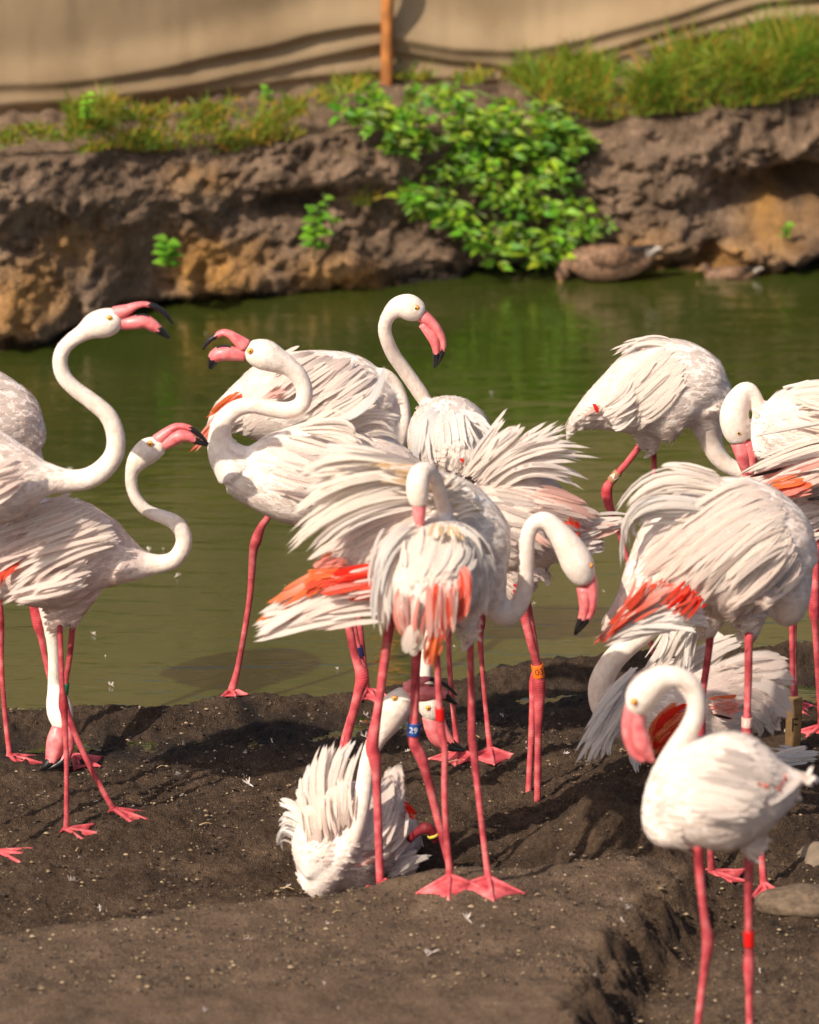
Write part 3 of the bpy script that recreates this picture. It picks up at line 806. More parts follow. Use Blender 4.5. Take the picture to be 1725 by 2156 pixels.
B(key='I', Y=-.38, label='ruffled flamingo with raised back plumes and an orange band numbered 03',
  body=[(1245, 1135, 28), (1210, 1128, 52), (1165, 1115, 84), (1115, 1100, 110), (1070, 1092, 114), (1030, 1090, 96), (1000, 1092, 66), (980, 1096, 44)],
  neck=[(1000, 1095, 58), (972, 1130, 30), (948, 1190, 20), (925, 1270, 17), (908, 1340, 15), (898, 1395, 14), (894, 1430, 16), (898, 1458, 24), (905, 1482, 28), (911, 1500, 24), (914, 1512, 18)],
  lower=[(906, 1508, 18), (912, 1532, 19), (920, 1553, 17), (935, 1567, 12), (956, 1576, 7), (979, 1581, 2)],
  upper=[(922, 1506, 12), (934, 1530, 9), (944, 1550, 8), (957, 1566, 6), (980, 1579, 2)], bk=(.66, .62),
  eye=(902, 1491, 4.5, -.0425), tone=('white', 'blush'),
  thighs=[[(1095, 1190, 60), (1085, 1240, 30), (1080, 1265, 10)]],
  legs=[dict(pts=[(1085, 1215, 15), (1103, 1290, 12.5), (1118, 1350, 11.5), (1132, 1405, 11), (1135, 1440, 17), (1136, 1475, 14), (1134, 1540, 9.5), (1133, 1620, 9), (1132, 1690, 9)], dy=-.04,
             bands=[(0, 1414, 31, 0, ('03', 'k'), 1.32, .2)], bc='orange'),
        dict(pts=[(1095, 1215, 14), (1114, 1290, 10), (1130, 1390, 9), (1126, 1435, 14), (1123, 1480, 10), (1119, 1560, 8.5), (1115, 1640, 8.5), (1112, 1690, 8.5)], dy=.05)],
  fans=[dict(R=[(970, 1000), (1000, 1012), (1025, 1025), (1050, 1045)], M=[(1020, 925), (1080, 945), (1120, 960), (1130, 1000)], T=[(1064, 866), (1094, 894), (1183, 880), (1224, 935), (1270, 955), (1246, 1018), (1215, 1040)], n=34, w=19, c=['white', 'cream', 'white'], tc=['white'], dy=(-.06, -.08, -.04), zj=.035, ext=(.8, 1.03), roll=.5),
        dict(R=[(960, 990), (985, 1000)], T=[(955, 960), (1000, 955)], n=9, w=9, c='cream', dy=(-.02, -.03, -.04), j=6),
        dict(R=[(990, 1030), (1010, 1070), (1020, 1120)], M=[(1080, 1040), (1095, 1085), (1090, 1150)], T=[(1180, 1060), (1170, 1130), (1140, 1180)], n=28, w=28, c=['white', 'white', 'cream', 'blush'], dy=(-.12, -.165, -.16), prof=3.2, zj=.007),
        dict(R=[(1120, 1035), (1130, 1080)], M=[(1190, 1050), (1190, 1090)], T=[(1280, 1080), (1250, 1120)], n=10, w=30, c=['blush', 'pink'], dy=(-.12, -.13, -.08), zj=.006),
        dict(R=[(1180, 1085), (1190, 1110)], T=[(1215, 1120), (1225, 1140)], n=8, w=20, c=['coral', 'red'], dy=(-.12, -.13, -.125), j=4, zj=.004),
        dict(R=[(1230, 1090), (1230, 1130)], T=[(1335, 1092), (1320, 1108)], n=10, w=18, c=['white', 'pink', 'white'], dy=(-.06, -.06, -.05), j=6),
        dict(R=[(1160, 1150), (1200, 1160)], T=[(1290, 1125), (1260, 1150)], n=8, w=20, c='white', dy=(-.08, -.08, -.06)),
        dict(R=[(1120, 1120)], T=[(1165, 1150), (1150, 1155)], n=4, w=12, c=['pink', 'lcoral'], dy=(-.17, -.18, -.175), j=4)])

B(key='J', Y=.95, label='smooth rounded flamingo wading at the upper right with a tan band, neck bent down',
  body=[(1205, 895, 14), (1225, 882, 26), (1255, 866, 44), (1300, 848, 70), (1360, 828, 100), (1415, 822, 110), (1460, 830, 96), (1490, 848, 66), (1502, 862, 44)],
  neck=[(1482, 850, 62), (1488, 885, 42), (1496, 922, 26), (1506, 950, 21.5), (1526, 975, 19), (1556, 992, 17), (1592, 1008, 15.5), (1620, 1030, 15), (1632, 1060, 18), (1640, 1085, 26), (1645, 1105, 22)],
  upper=[(1640, 1110, 13), (1634, 1140, 12), (1615, 1165, 8), (1595, 1175, 3)], lower=[(1652, 1112, 13), (1650, 1145, 13), (1630, 1172, 8), (1600, 1182, 3)],
  tone=('white', 'white'), rump='white',
  thighs=[[(1370, 895, 45), (1374, 930, 20), (1376, 955, 8)]],
  legs=[dict(pts=[(1362, 915, 12), (1350, 935, 9), (1320, 975, 8.5), (1291, 1008, 9), (1278, 1033, 14), (1284, 1068, 11), (1300, 1110, 7.5), (1318, 1165, 6.5), (1345, 1250, 6), (1380, 1390, 7)],
             bands=[(0, 1003, 27, 0, ('A7', 'w'), 1.35)], bc='tan'),
        dict(pts=[(1374, 925, 11), (1377, 960, 7.5), (1380, 1040, 7), (1384, 1090, 8), (1387, 1108, 12), (1392, 1150, 7), (1410, 1250, 6), (1434, 1380, 7)], dy=.06)],
  fans=[dict(R=[(1420, 722), (1440, 740)], M=[(1360, 712), (1365, 728)], T=[(1292, 741), (1303, 748)], n=8, w=12, c='white', dy=(-.02, -.03, -.04), j=4),
        dict(R=[(1265, 850), (1275, 885)], T=[(1192, 908), (1212, 850), (1207, 890)], n=11, w=12, c='white', dy=(-.06, -.06, -.04), j=5),
        dict(R=[(1258, 848), (1262, 858)], T=[(1215, 885), (1225, 875)], n=3, w=8, c=['lcoral', 'pink'], dy=(-.085, -.09, -.08), j=3),
        dict(R=[(1252, 850)], T=[(1262, 872)], n=2, w=13, c='red', dy=(-.10, -.105, -.105), j=2),
        dict(R=[(1330, 800), (1350, 850)], M=[(1300, 830), (1310, 880)], T=[(1262, 865), (1290, 895)], n=14, w=18, c='white', dy=(-.12, -.14, -.13)),
        dict(R=[(1400, 730), (1440, 760), (1440, 820)], M=[(1350, 770), (1370, 820), (1380, 870)], T=[(1290, 810), (1310, 870), (1330, 900)], n=22, w=26, c=['white', 'white', 'cream'], dy=(-.06, -.15, -.165), prof=3.4, zj=.005)])

B(key='M', Y=.5, label='flamingo at the right with arched neck, pink bill pointing down as it preens',
  body=[(1880, 915, 40), (1840, 905, 80), (1780, 900, 103), (1720, 900, 102), (1665, 905, 90), (1630, 912, 68), (1605, 920, 42)],
  neck=[(1640, 920, 55), (1604, 945, 24), (1600, 905, 17), (1599, 872, 15), (1594, 842, 14), (1582, 821, 14), (1566, 823, 19), (1552, 848, 27), (1546, 877, 31), (1550, 905, 29), (1556, 927, 22)],
  upper=[(1556, 930, 18), (1562, 950, 17), (1567, 972, 14), (1571, 995, 9), (1570, 1010, 5)], lower=[(1572, 932, 14), (1582, 955, 14), (1584, 975, 11), (1580, 998, 7)], bk=(.95, .95),
  eye=(1556, 912, 5, -.042), tone=('white', 'white'),
  legs=[dict(pts=[(1675, 990, 14), (1671, 1100, 8), (1669, 1240, 13), (1668, 1330, 7.5), (1669, 1420, 7), (1671, 1490, 8)], foot=-90, dy=-.03),
        dict(pts=[(1700, 990, 14), (1685, 1100, 8), (1677, 1240, 12), (1672, 1330, 7), (1673, 1420, 7), (1675, 1480, 8)], foot=-70, dy=.06)],
  fans=[dict(R=[(1660, 830), (1690, 860), (1660, 900)], M=[(1720, 820), (1740, 870), (1730, 910)], T=[(1790, 830), (1800, 890), (1790, 930)], n=16, w=26, c=['white', 'blush', 'cream'], dy=(-.12, -.15, -.16)),
        dict(R=[(1650, 815)], T=[(1700, 800), (1715, 806)], n=3, w=9, c='white', dy=(-.02, -.02, -.02), j=3)])

B(key='N', Y=.3, label='flamingo mostly outside the right edge, only its pink wing and pale tail in view',
  body=[(1640, 1055, 14), (1680, 1035, 40), (1740, 1010, 84), (1810, 995, 112), (1880, 990, 112), (1940, 990, 82), (1975, 985, 50)],
  neck=[(1950, 985, 60), (2000, 940, 24), (2020, 880, 18), (2010, 820, 16), (1995, 770, 16), (2010, 735, 22), (2035, 735, 28), (2055, 745, 20)],
  upper=[(2060, 745, 14), (2090, 755, 9), (2115, 790, 3)], lower=[(2058, 758, 14), (2085, 770, 12), (2110, 795, 3)], eye=(2045, 735, 5, -.04),
  tone=('white', 'pink'),
  legs=[dict(pts=[(1740, 1080, 16), (1722, 1150, 10), (1718, 1220, 9), (1715, 1285, 14), (1717, 1320, 9), (1722, 1400, 8), (1728, 1500, 8), (1729, 1530, 9)], foot=-120),
        dict(pts=[(1850, 1090, 16), (1850, 1290, 14), (1850, 1530, 8)], foot=-90)],
  fans=[dict(R=[(1780, 930), (1790, 1000)], M=[(1680, 950), (1700, 1030)], T=[(1552, 998), (1578, 1022), (1610, 1035), (1642, 1055)], n=22, w=20, c=['white', 'pink', 'cream', 'blush'], tc=['white', 'lcoral', 'white'], dy=(-.13, -.12, -.08), ext=(.85, 1.0)),
        dict(R=[(1745, 930)], M=[(1655, 948)], T=[(1550, 1003)], n=3, w=12, c=['brown', 'cream'], dy=(-.17, -.16, -.12), j=3, ext=(.96, 1)),
        dict(R=[(1700, 975)], T=[(1572, 1004)], n=2, w=9, c='dark', dy=(-.10, -.10, -.085), j=2),
        dict(R=[(1690, 1010), (1720, 1030)], T=[(1590, 1030), (1640, 1054)], n=6, w=18, c=['orange', 'lcoral', 'coral'], dy=(-.15, -.15, -.11), j=5),
        dict(R=[(1770, 1040)], T=[(1700, 1052)], n=3, w=14, c='dark', dy=(-.14, -.14, -.12), j=3),
        dict(R=[(1780, 1050), (1780, 1090)], M=[(1720, 1060), (1720, 1110)], T=[(1640, 1062), (1660, 1110), (1700, 1135)], n=14, w=26, c='white', dy=(-.05, -.05, -.04)),
        dict(R=[(1760, 885)], T=[(1576, 919)], n=3, w=10, c='white', dy=(-.1, -.1, -.1), j=3, ext=(.95, 1))])

B(key='O', Y=-.5, label='flamingo on the mud mound with wings half spread, behind the blurred front bird',
  base=(1420, 1640),
  body=[(1620, 1510, 22), (1585, 1500, 52), (1530, 1490, 86), (1460, 1490, 108), (1390, 1495, 104), (1330, 1500, 76), (1295, 1500, 50), (1275, 1495, 36)],
  neck=[(1300, 1500, 48), (1272, 1480, 32), (1266, 1440, 27), (1288, 1395, 25), (1324, 1358, 24), (1362, 1330, 22), (1402, 1298, 18, .05), (1432, 1262, 16, .1), (1448, 1225, 22, .12), (1450, 1200, 24, .12)],
  tone=('white', 'blush'),
  fans=[dict(R=[(1340, 1400), (1320, 1440), (1335, 1500)], M=[(1280, 1470), (1275, 1510), (1290, 1550)], T=[(1217, 1560), (1222, 1590), (1240, 1622), (1275, 1590)], n=20, w=24, c=['grey', 'white'], dy=(-.10, -.16, -.17), j=6, zj=.008),
        dict(R=[(1320, 1540), (1350, 1550)], T=[(1328, 1636), (1355, 1620), (1330, 1630)], n=6, w=18, c='grey', dy=(-.10, -.12, -.12), j=5),
        dict(R=[(1400, 1420), (1460, 1420)], M=[(1480, 1370), (1520, 1370)], T=[(1566, 1340), (1560, 1360), (1500, 1320)], n=12, w=28, c='white', dy=(-.04, -.02, .0), j=6),
        dict(R=[(1350, 1400), (1450, 1410)], M=[(1400, 1350), (1460, 1350)], T=[(1400, 1318), (1470, 1325)], n=14, w=22, c=['white', 'grey', 'cream'], dy=(-.08, -.08, -.05), j=8),
        dict(R=[(1480, 1420), (1490, 1470), (1500, 1500)], M=[(1570, 1390), (1590, 1440), (1580, 1510)], T=[(1650, 1385), (1680, 1430), (1665, 1490), (1640, 1540), (1610, 1560)], n=24, w=30, c=['white', 'white', 'blush'], dy=(-.12, -.12, -.08), prof=4, j=6),
        dict(R=[(1495, 1470), (1500, 1500)], M=[(1530, 1470), (1530, 1510)], T=[(1565, 1450), (1570, 1490), (1550, 1515)], n=9, w=18, c=['lcoral', 'pink', 'orange'], dy=(-.155, -.165, -.16), j=5),
        dict(R=[(1500, 1500)], T=[(1558, 1515)], n=2, w=12, c='dark', dy=(-.15, -.165, -.16), j=2),
        dict(R=[(1445, 1480), (1455, 1530), (1420, 1480)], M=[(1405, 1510), (1410, 1550), (1390, 1510)], T=[(1366, 1545), (1375, 1590), (1362, 1560)], n=18, w=22, c=['coral', 'orange', 'red', 'lcoral'], tc=['coral', 'orange', 'red'], dy=(-.17, -.20, -.19), prof=4, j=5),
        dict(R=[(1620, 1590), (1630, 1600)], T=[(1728, 1572), (1735, 1600), (1690, 1600)], n=9, w=20, c=['white', 'grey'], dy=(-.06, -.04, .0), j=6)])

B(key='D', Y=-1.0, label='flamingo sitting low on the mud with ruffled plumes, its open bill pointing right',
  base=(720, 1885),
  body=[(868, 1778, 30, .22), (835, 1765, 66, .17), (790, 1758, 100, .10), (740, 1765, 124, 0), (698, 1785, 116, -.07), (672, 1810, 84, -.13), (658, 1830, 54, -.16)],
  neck=[(672, 1850, 52, -.10), (690, 1832, 40, -.14), (718, 1800, 29, -.165), (744, 1756, 22, -.17), (760, 1700, 19.5, -.16), (768, 1645, 18.5, -.14), (777, 1595, 18, -.12), (792, 1558, 21, -.1), (812, 1523, 31, -.09), (832, 1492, 34, -.09), (848, 1472, 28, -.09), (860, 1462, 20, -.09)],
  upper=[(856, 1450, 15, -.09), (880, 1436, 10.5, -.09), (900, 1430, 6, -.09), (918, 1432, 4.5, -.09), (938, 1442, 4, -.09), (950, 1452, 3.5, -.09), (962, 1464, 2, -.09)],
  lower=[(862, 1464, 16, -.09), (890, 1459, 19, -.09), (912, 1457, 17, -.09), (928, 1460, 14, -.09), (941, 1468, 9, -.09), (962, 1483, 3, -.09)], bk=(.36, .72), rim=True,
  eye=(831, 1471, 4.8, -.128, -.05), tone=('white', 'blush'), rump='white', clen=.05,
  fans=[dict(R=[(640, 1760), (680, 1720), (720, 1700)], M=[(630, 1690), (670, 1650), (720, 1640)], T=[(612, 1690), (640, 1622), (690, 1560), (733, 1558), (758, 1556)], n=26, w=24, c=['white', 'blush', 'cream'], tc=['white', 'grey'], dy=(-.13, -.10, -.06), j=6, ext=(.85, 1.03)),
        dict(R=[(650, 1800), (660, 1740)], M=[(600, 1760), (620, 1700)], T=[(592, 1800), (586, 1752), (580, 1684)], n=14, w=16, c=['white', 'grey'], dy=(-.10, -.08, -.04), j=6, bow=.1),
        dict(R=[(660, 1790), (700, 1760), (730, 1740)], M=[(645, 1740), (690, 1700), (735, 1680)], T=[(635, 1700), (685, 1650), (740, 1620)], n=22, w=22, c=['blush', 'cream', 'blush'], tc=['white', 'cream'], dy=(-.19, -.19, -.16), j=7, ext=(.7, 1)),
        dict(R=[(770, 1760), (790, 1780), (800, 1810)], M=[(805, 1690), (830, 1720), (840, 1780)], T=[(815, 1612), (845, 1612), (857, 1660), (868, 1720), (876, 1770)], n=40, w=36, c=['white', 'white', 'blush'], dy=(-.10, -.09, -.03), prof=5, j=5, ext=(.8, 1)),
        dict(R=[(740, 1820), (770, 1840)], M=[(790, 1800), (800, 1830)], T=[(860, 1790), (850, 1840)], n=12, w=26, c=['white', 'pink', 'blush'], dy=(-.15, -.14, -.05), prof=4),
        dict(R=[(820, 1850), (830, 1840)], T=[(918, 1785), (905, 1815), (880, 1850)], n=8, w=24, c='white', dy=(-.06, -.04, .0), j=4, bow=.12),
        dict(R=[(850, 1690), (860, 1720)], T=[(872, 1715), (882, 1722)], n=5, w=14, c=['red', 'coral'], dy=(.02, .0, .0), j=4)])

B(key='K', Y=-1.25, label='large ruffled flamingo at the centre, red wing patch at left and bill hanging at right',
  body=[(660, 1262, 16), (700, 1245, 36), (755, 1210, 72), (820, 1165, 122), (880, 1142, 150), (935, 1145, 148), (985, 1165, 118), (1012, 1190, 84), (1028, 1210, 54)],
  neck=[(1008, 1200, 70), (1030, 1250, 40), (1046, 1283, 27), (1069, 1294, 24), (1093, 1274, 20.5), (1106, 1235, 18), (1108, 1180, 18), (1111, 1132, 17), (1125, 1102, 17.5), (1150, 1097, 19.5), (1175, 1120, 24), (1198, 1152, 31), (1215, 1183, 35), (1226, 1208, 30), (1233, 1224, 22)],
  upper=[(1242, 1214, 14), (1247, 1240, 12.5), (1248, 1262, 11), (1245, 1285, 10), (1235, 1305, 8), (1222, 1322, 6), (1211, 1336, 3)],
  lower=[(1228, 1238, 14), (1232, 1262, 14), (1232, 1282, 12), (1226, 1303, 9.5), (1217, 1320, 6), (1210, 1335, 2)], bk=(.62, .58),
  eye=(1247, 1191, 5, -.030, .03, (.8, -.6, .1)), tone=('white', 'cream'), ruff=.14,
  legs=[dict(pts=[(835, 1275, 15), (819, 1330, 12.5), (806, 1420, 11.5), (795, 1500, 11.5), (784, 1568, 17), (790, 1600, 16.5), (793, 1640, 11.5), (797, 1750, 10.5), (801, 1872, 10.5)], dy=-.06, foot=-80),
        dict(pts=[(882, 1290, 15), (876, 1400, 12), (873, 1500, 11.5), (871, 1560, 15), (886, 1592, 15.5), (901, 1640, 11.5), (926, 1740, 10.5), (952, 1840, 10.5), (957, 1858, 10)], dy=.04, foot=-60,
             bands=[(0, 1530, 30, 0, ('29', 'w'), 1.3)], bc='blue')],
  fans=[dict(R=[(890, 975), (930, 1005), (945, 1060)], M=[(760, 945), (745, 1010), (770, 1085)], T=[(690, 942), (618, 998), (640, 1035), (596, 1127), (604, 1170), (648, 1182)], n=40, w=20, c=['white', 'white', 'cream', 'grey'], tc=['white', 'cream'], dy=(-.08, -.18, -.17), zj=.03, ext=(.8, 1.04), roll=.45),
        dict(R=[(940, 1010), (985, 1050)], M=[(880, 990), (900, 1030)], T=[(780, 970), (800, 1010)], n=14, w=18, c=['cream', 'tan', 'white'], dy=(-.12, -.19, -.21), j=8),
        dict(R=[(960, 990), (1030, 1090)], M=[(940, 1010), (985, 1085)], T=[(900, 1030), (940, 1110)], n=14, w=14, c=['tan', 'cream', 'cream'], dy=(-.10, -.16, -.18), j=6),
        dict(R=[(900, 1060), (915, 1110), (910, 1160)], M=[(790, 1100), (800, 1140), (820, 1180)], T=[(650, 1170), (690, 1190), (735, 1195), (790, 1205)], n=28, w=30, c=['white', 'blush', 'white'], dy=(-.2, -.215, -.17), prof=3.2, zj=.01),
        dict(R=[(830, 1185), (840, 1240)], T=[(668, 1215), (680, 1250), (745, 1262)], n=26, w=18, free=1, c=['red', 'red', 'coral'], tc=['coral', 'red', 'lcoral', 'white'], dy=(-.205, -.20, -.17), j=5, prof=4, zj=.006),
        dict(R=[(730, 1180), (720, 1215)], T=[(665, 1178), (632, 1258), (648, 1215)], n=14, free=1, w=20, c=['coral', 'orange', 'lcoral'], dy=(-.13, -.125, -.11), j=5, zj=.006, prof=4),
        dict(R=[(720, 1185), (740, 1255)], T=[(556, 1270), (530, 1342), (545, 1300)], n=22, w=26, c=['white', 'pink', 'blush'], tc=['white', 'white', 'orange'], dy=(-.09, -.08, -.05), j=5, ext=(.88, 1.02)),
        dict(R=[(700, 1215)], T=[(580, 1285)], n=2, w=14, c=['orange', 'lcoral'], dy=(-.11, -.10, -.08), j=4),
        dict(R=[(830, 1255), (810, 1285)], M=[(720, 1270), (720, 1290)], T=[(600, 1318), (540, 1342)], n=22, w=28, c='white', tc=['white', 'blush'], dy=(-.17, -.13, -.06), j=5)])

B(key='E', Y=-1.55, label='white flamingo seen from behind at the centre front, coral tail feathers, head tucked back',
  body=[(900, 1285, 36, -.2), (903, 1255, 76, -.14), (908, 1225, 106, -.05), (914, 1205, 119, .06), (922, 1192, 108, .17), (932, 1180, 78, .27), (940, 1170, 48, .33)], wr=1.05,
  neck=[(938, 1160, 55, .26), (944, 1108, 20, .16), (932, 1058, 16.5, .10), (920, 1016, 15.5, .06), (904, 991, 16.5, .03), (887, 995, 22, .01), (880, 1015, 25, -.0), (880, 1042, 24, -.0), (882, 1062, 18, -.0)],
  lower=[(883, 1062, 15, .0), (883, 1085, 13.5, .0), (884, 1108, 9, .0)], bk=(.95, .95), tone=('white', 'white'), rump='white',
  thighs=[[(975, 1265, 40), (988, 1315, 20), (991, 1352, 9)]],
  legs=[dict(pts=[(912, 1310, 11), (921, 1400, 8.5), (925, 1480, 8.5), (930, 1542, 10.5), (937, 1580, 8.5), (936, 1650, 8), (938, 1720, 8), (945, 1815, 8.5), (947, 1846, 11)], foot=-92, spread=62, fl=.12,
             bands=[(0, 1503, 30, 0, (), 1.3)], bc='red'),
        dict(pts=[(990, 1325, 10), (991, 1380, 8.5), (993, 1460, 8.5), (994, 1545, 11), (998, 1582, 11), (1004, 1640, 8.5), (1013, 1720, 8), (1025, 1820, 8.5), (1029, 1850, 11)], foot=-84, spread=64, fl=.125)],
  fans=[dict(R=[(870, 1105), (890, 1120), (880, 1150)], M=[(800, 1165), (812, 1195), (835, 1225)], T=[(773, 1304), (795, 1322), (834, 1326)], n=22, w=21, c=['white', 'white', 'cream'], tc=['white', 'grey'], dy=(-.03, -.12, -.14), j=6, bow=.0),
        dict(R=[(940, 1108), (985, 1125)], M=[(1000, 1170), (1030, 1190)], T=[(1000, 1305), (1030, 1275), (985, 1310)], n=18, w=26, c=['white', 'grey', 'white'], dy=(-.04, -.13, -.15), prof=3),
        dict(R=[(880, 1105), (940, 1100), (980, 1120)], M=[(860, 1170), (930, 1170), (985, 1180)], T=[(850, 1240), (900, 1238), (955, 1212)], n=30, w=32, c=['white', 'white', 'cream'], dy=(-.06, -.19, -.24), prof=3.2),
        dict(R=[(910, 1100), (960, 1108)], T=[(895, 1130), (970, 1140)], n=9, w=12, c=['tan', 'cream'], dy=(-.05, -.09, -.11), j=6),
        dict(R=[(978, 1192), (965, 1220)], M=[(988, 1240), (968, 1260)], T=[(975, 1305), (952, 1312)], n=14, w=18, c=['coral', 'lcoral'], tc=['coral', 'lcoral'], dy=(-.22, -.24, -.25), j=5, zj=.005),
        dict(R=[(900, 1235), (960, 1225)], M=[(902, 1300), (955, 1285)], T=[(905, 1370), (930, 1358), (955, 1330)], n=20, w=22, c=['coral', 'lcoral', 'white', 'pink'], tc=['coral', 'pink', 'white'], dy=(-.25, -.27, -.26), j=5, zj=.005),
        dict(R=[(835, 1245), (880, 1255)], M=[(840, 1300), (875, 1310)], T=[(848, 1350), (872, 1362)], n=14, w=20, c=['lcoral', 'white', 'pink'], tc=['pink', 'lcoral'], dy=(-.24, -.26, -.25), j=5, zj=.005),
        dict(R=[(870, 1310), (885, 1320)], T=[(850, 1388), (868, 1385)], n=6, w=26, c='cream', dy=(-.27, -.275, -.26), j=4, prof=4),
        dict(R=[(920, 1330), (930, 1335)], T=[(892, 1415), (912, 1395)], n=5, w=16, c=['coral', 'orange'], dy=(-.265, -.27, -.26), j=4)])

B(key='L', Y=-1.1, label='big ruffled flamingo at the right with coral tail feathers and long trailing plumes',
  body=[(1290, 1305, 18), (1330, 1272, 40), (1380, 1225, 80), (1440, 1180, 126), (1505, 1158, 152), (1570, 1158, 152), (1620, 1172, 126), (1650, 1195, 90), (1665, 1218, 60)],
  neck=[(1640, 1205, 80), (1660, 1250, 52), (1664, 1282, 34, .02), (1656, 1296, 24, .08), (1640, 1290, 19, .15), (1612, 1272, 17, .2), (1575, 1260, 22, .22), (1550, 1262, 24, .22)],
  tone=('white', 'blush'), ruff=.14,
  thighs=[[(1580, 1290, 40), (1580, 1330, 22), (1576, 1352, 10)], [(1500, 1290, 40), (1498, 1320, 20), (1496, 1340, 9)]],
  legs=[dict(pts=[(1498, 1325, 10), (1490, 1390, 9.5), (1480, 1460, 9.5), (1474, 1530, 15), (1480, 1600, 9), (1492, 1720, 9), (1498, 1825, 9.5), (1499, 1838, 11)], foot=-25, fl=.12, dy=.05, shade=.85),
        dict(pts=[(1577, 1335, 11), (1576, 1430, 10), (1574, 1500, 9.5), (1574, 1560, 15), (1585, 1640, 9.5), (1602, 1780, 9), (1607, 1840, 9.5), (1609, 1862, 11)], foot=-85, fl=.10, dy=-.05,
             bands=[(0, 1522, 24, 0, ('33', 'w'), 1.25)], bc='rose')],
  fans=[dict(R=[(1510, 1005), (1525, 1018)], M=[(1450, 978), (1460, 990)], T=[(1390, 978), (1405, 992)], n=8, w=15, c='white', dy=(-.02, -.04, -.04), j=5),
        dict(R=[(1530, 1025), (1550, 1050)], M=[(1395, 1000), (1415, 1035)], T=[(1302, 1078), (1349, 1074)], n=12, w=16, c=['white', 'cream'], dy=(-.06, -.09, -.06), j=6),
        dict(R=[(1520, 1065), (1540, 1090)], M=[(1350, 1055), (1370, 1085)], T=[(1306, 1212), (1318, 1160), (1365, 1125)], n=12, w=17, c=['white', 'cream', 'grey'], dy=(-.10, -.13, -.09), j=6),
        dict(R=[(1590, 1020), (1650, 1070), (1660, 1130)], M=[(1480, 1060), (1530, 1130), (1580, 1190)], T=[(1335, 1185), (1340, 1240), (1440, 1280), (1500, 1300)], n=42, w=30, c=['white', 'blush', 'white', 'cream'], dy=(-.12, -.20, -.19), prof=3, zj=.012),
        dict(R=[(1660, 1120), (1690, 1200)], M=[(1600, 1200), (1640, 1250)], T=[(1510, 1290), (1560, 1310)], n=18, w=28, c=['white', 'cream', 'blush'], dy=(-.12, -.20, -.18), prof=3),
        dict(R=[(1445, 1222), (1485, 1262)], T=[(1385, 1278), (1450, 1304)], n=14, w=15, c=['red', 'coral', 'red'], tc=['red', 'coral', 'lcoral'], dy=(-.205, -.215, -.20), j=6, zj=.005, prof=2.6),
        dict(R=[(1440, 1240), (1400, 1225), (1365, 1222)], M=[(1370, 1275), (1330, 1265)], T=[(1275, 1330), (1258, 1350), (1290, 1300)], n=24, w=20, c=['coral', 'lcoral', 'pink', 'white', 'pink'], tc=['pink', 'coral', 'white'], dy=(-.18, -.15, -.09), j=6),
        dict(R=[(1400, 1265), (1420, 1285)], M=[(1330, 1300), (1330, 1320)], T=[(1233, 1372), (1262, 1345), (1245, 1355)], n=10, w=16, c=['pink', 'lcoral', 'white'], tc=['lcoral', 'coral'], dy=(-.12, -.09, -.05), j=5, ext=(.88, 1.02)),
        dict(R=[(1475, 1285), (1490, 1318)], M=[(1390, 1278), (1385, 1312)], T=[(1296, 1318), (1275, 1350)], n=26, w=30, c=['white', 'grey'], dy=(-.16, -.13, -.08), j=5)])

B(key='A', Y=-2.8, label='blurred flamingo in the right foreground with drooping pink bill and a red band',
  body=[(1690, 1636, 12), (1668, 1642, 32), (1635, 1650, 74), (1590, 1656, 110), (1540, 1662, 128), (1485, 1680, 126), (1440, 1700, 104), (1410, 1718, 76), (1392, 1730, 50)],
  neck=[(1420, 1735, 70), (1392, 1745, 36), (1378, 1715, 28), (1384, 1668, 26.5), (1400, 1622, 25), (1426, 1576, 24), (1452, 1535, 22), (1467, 1494, 20.5), (1463, 1455, 20.5), (1441, 1431, 22), (1410, 1425, 25), (1377, 1437, 31), (1354, 1462, 35), (1343, 1486, 28), (1338, 1498, 20)],
  upper=[(1334, 1488, 18), (1324, 1525, 15), (1326, 1558, 13), (1338, 1588, 10), (1360, 1606, 4)],
  lower=[(1340, 1494, 18), (1341, 1530, 19), (1350, 1560, 20), (1362, 1585, 14), (1376, 1606, 5)], bk=(.93, .94),
  eye=(1336, 1478, 6, -.046), tone=('white', 'white'), rump='white',
  thighs=[[(1578, 1740, 40), (1579, 1785, 22), (1578, 1805, 12)]],
  legs=[dict(pts=[(1470, 1780, 13), (1475, 1850, 11.5), (1484, 1930, 11.5), (1491, 1983, 16), (1484, 2040, 11), (1472, 2140, 9.5), (1456, 2300, 9.5), (1450, 2385, 10)], dy=-.05, foot=180),
        dict(pts=[(1578, 1785, 14), (1577, 1850, 11.5), (1577, 1950, 10.5), (1578, 1995, 11), (1577, 2035, 15), (1578, 2080, 10.5), (1579, 2156, 9.5), (1580, 2300, 9.5), (1582, 2395, 10)], dy=.05, foot=180,
             bands=[(0, 1975, 38, .036, (), 1.3)], bc='red')],
  fans=[dict(R=[(1440, 1590), (1470, 1640), (1450, 1700)], M=[(1530, 1600), (1560, 1650), (1540, 1710)], T=[(1620, 1620), (1650, 1660), (1620, 1690), (1590, 1720)], n=26, w=34, c='white', dy=(-.10, -.17, -.15), prof=4, zj=.006),
        dict(R=[(1585, 1645), (1640, 1660), (1655, 1620)], T=[(1595, 1655), (1650, 1668), (1662, 1640)], n=6, w=12, c=['coral', 'lcoral'], dy=(-.165, -.165, -.15), j=3),
        dict(R=[(1620, 1690)], T=[(1688, 1630), (1680, 1660)], n=6, w=20, c='white', dy=(-.10, -.06, -.02), j=4)])

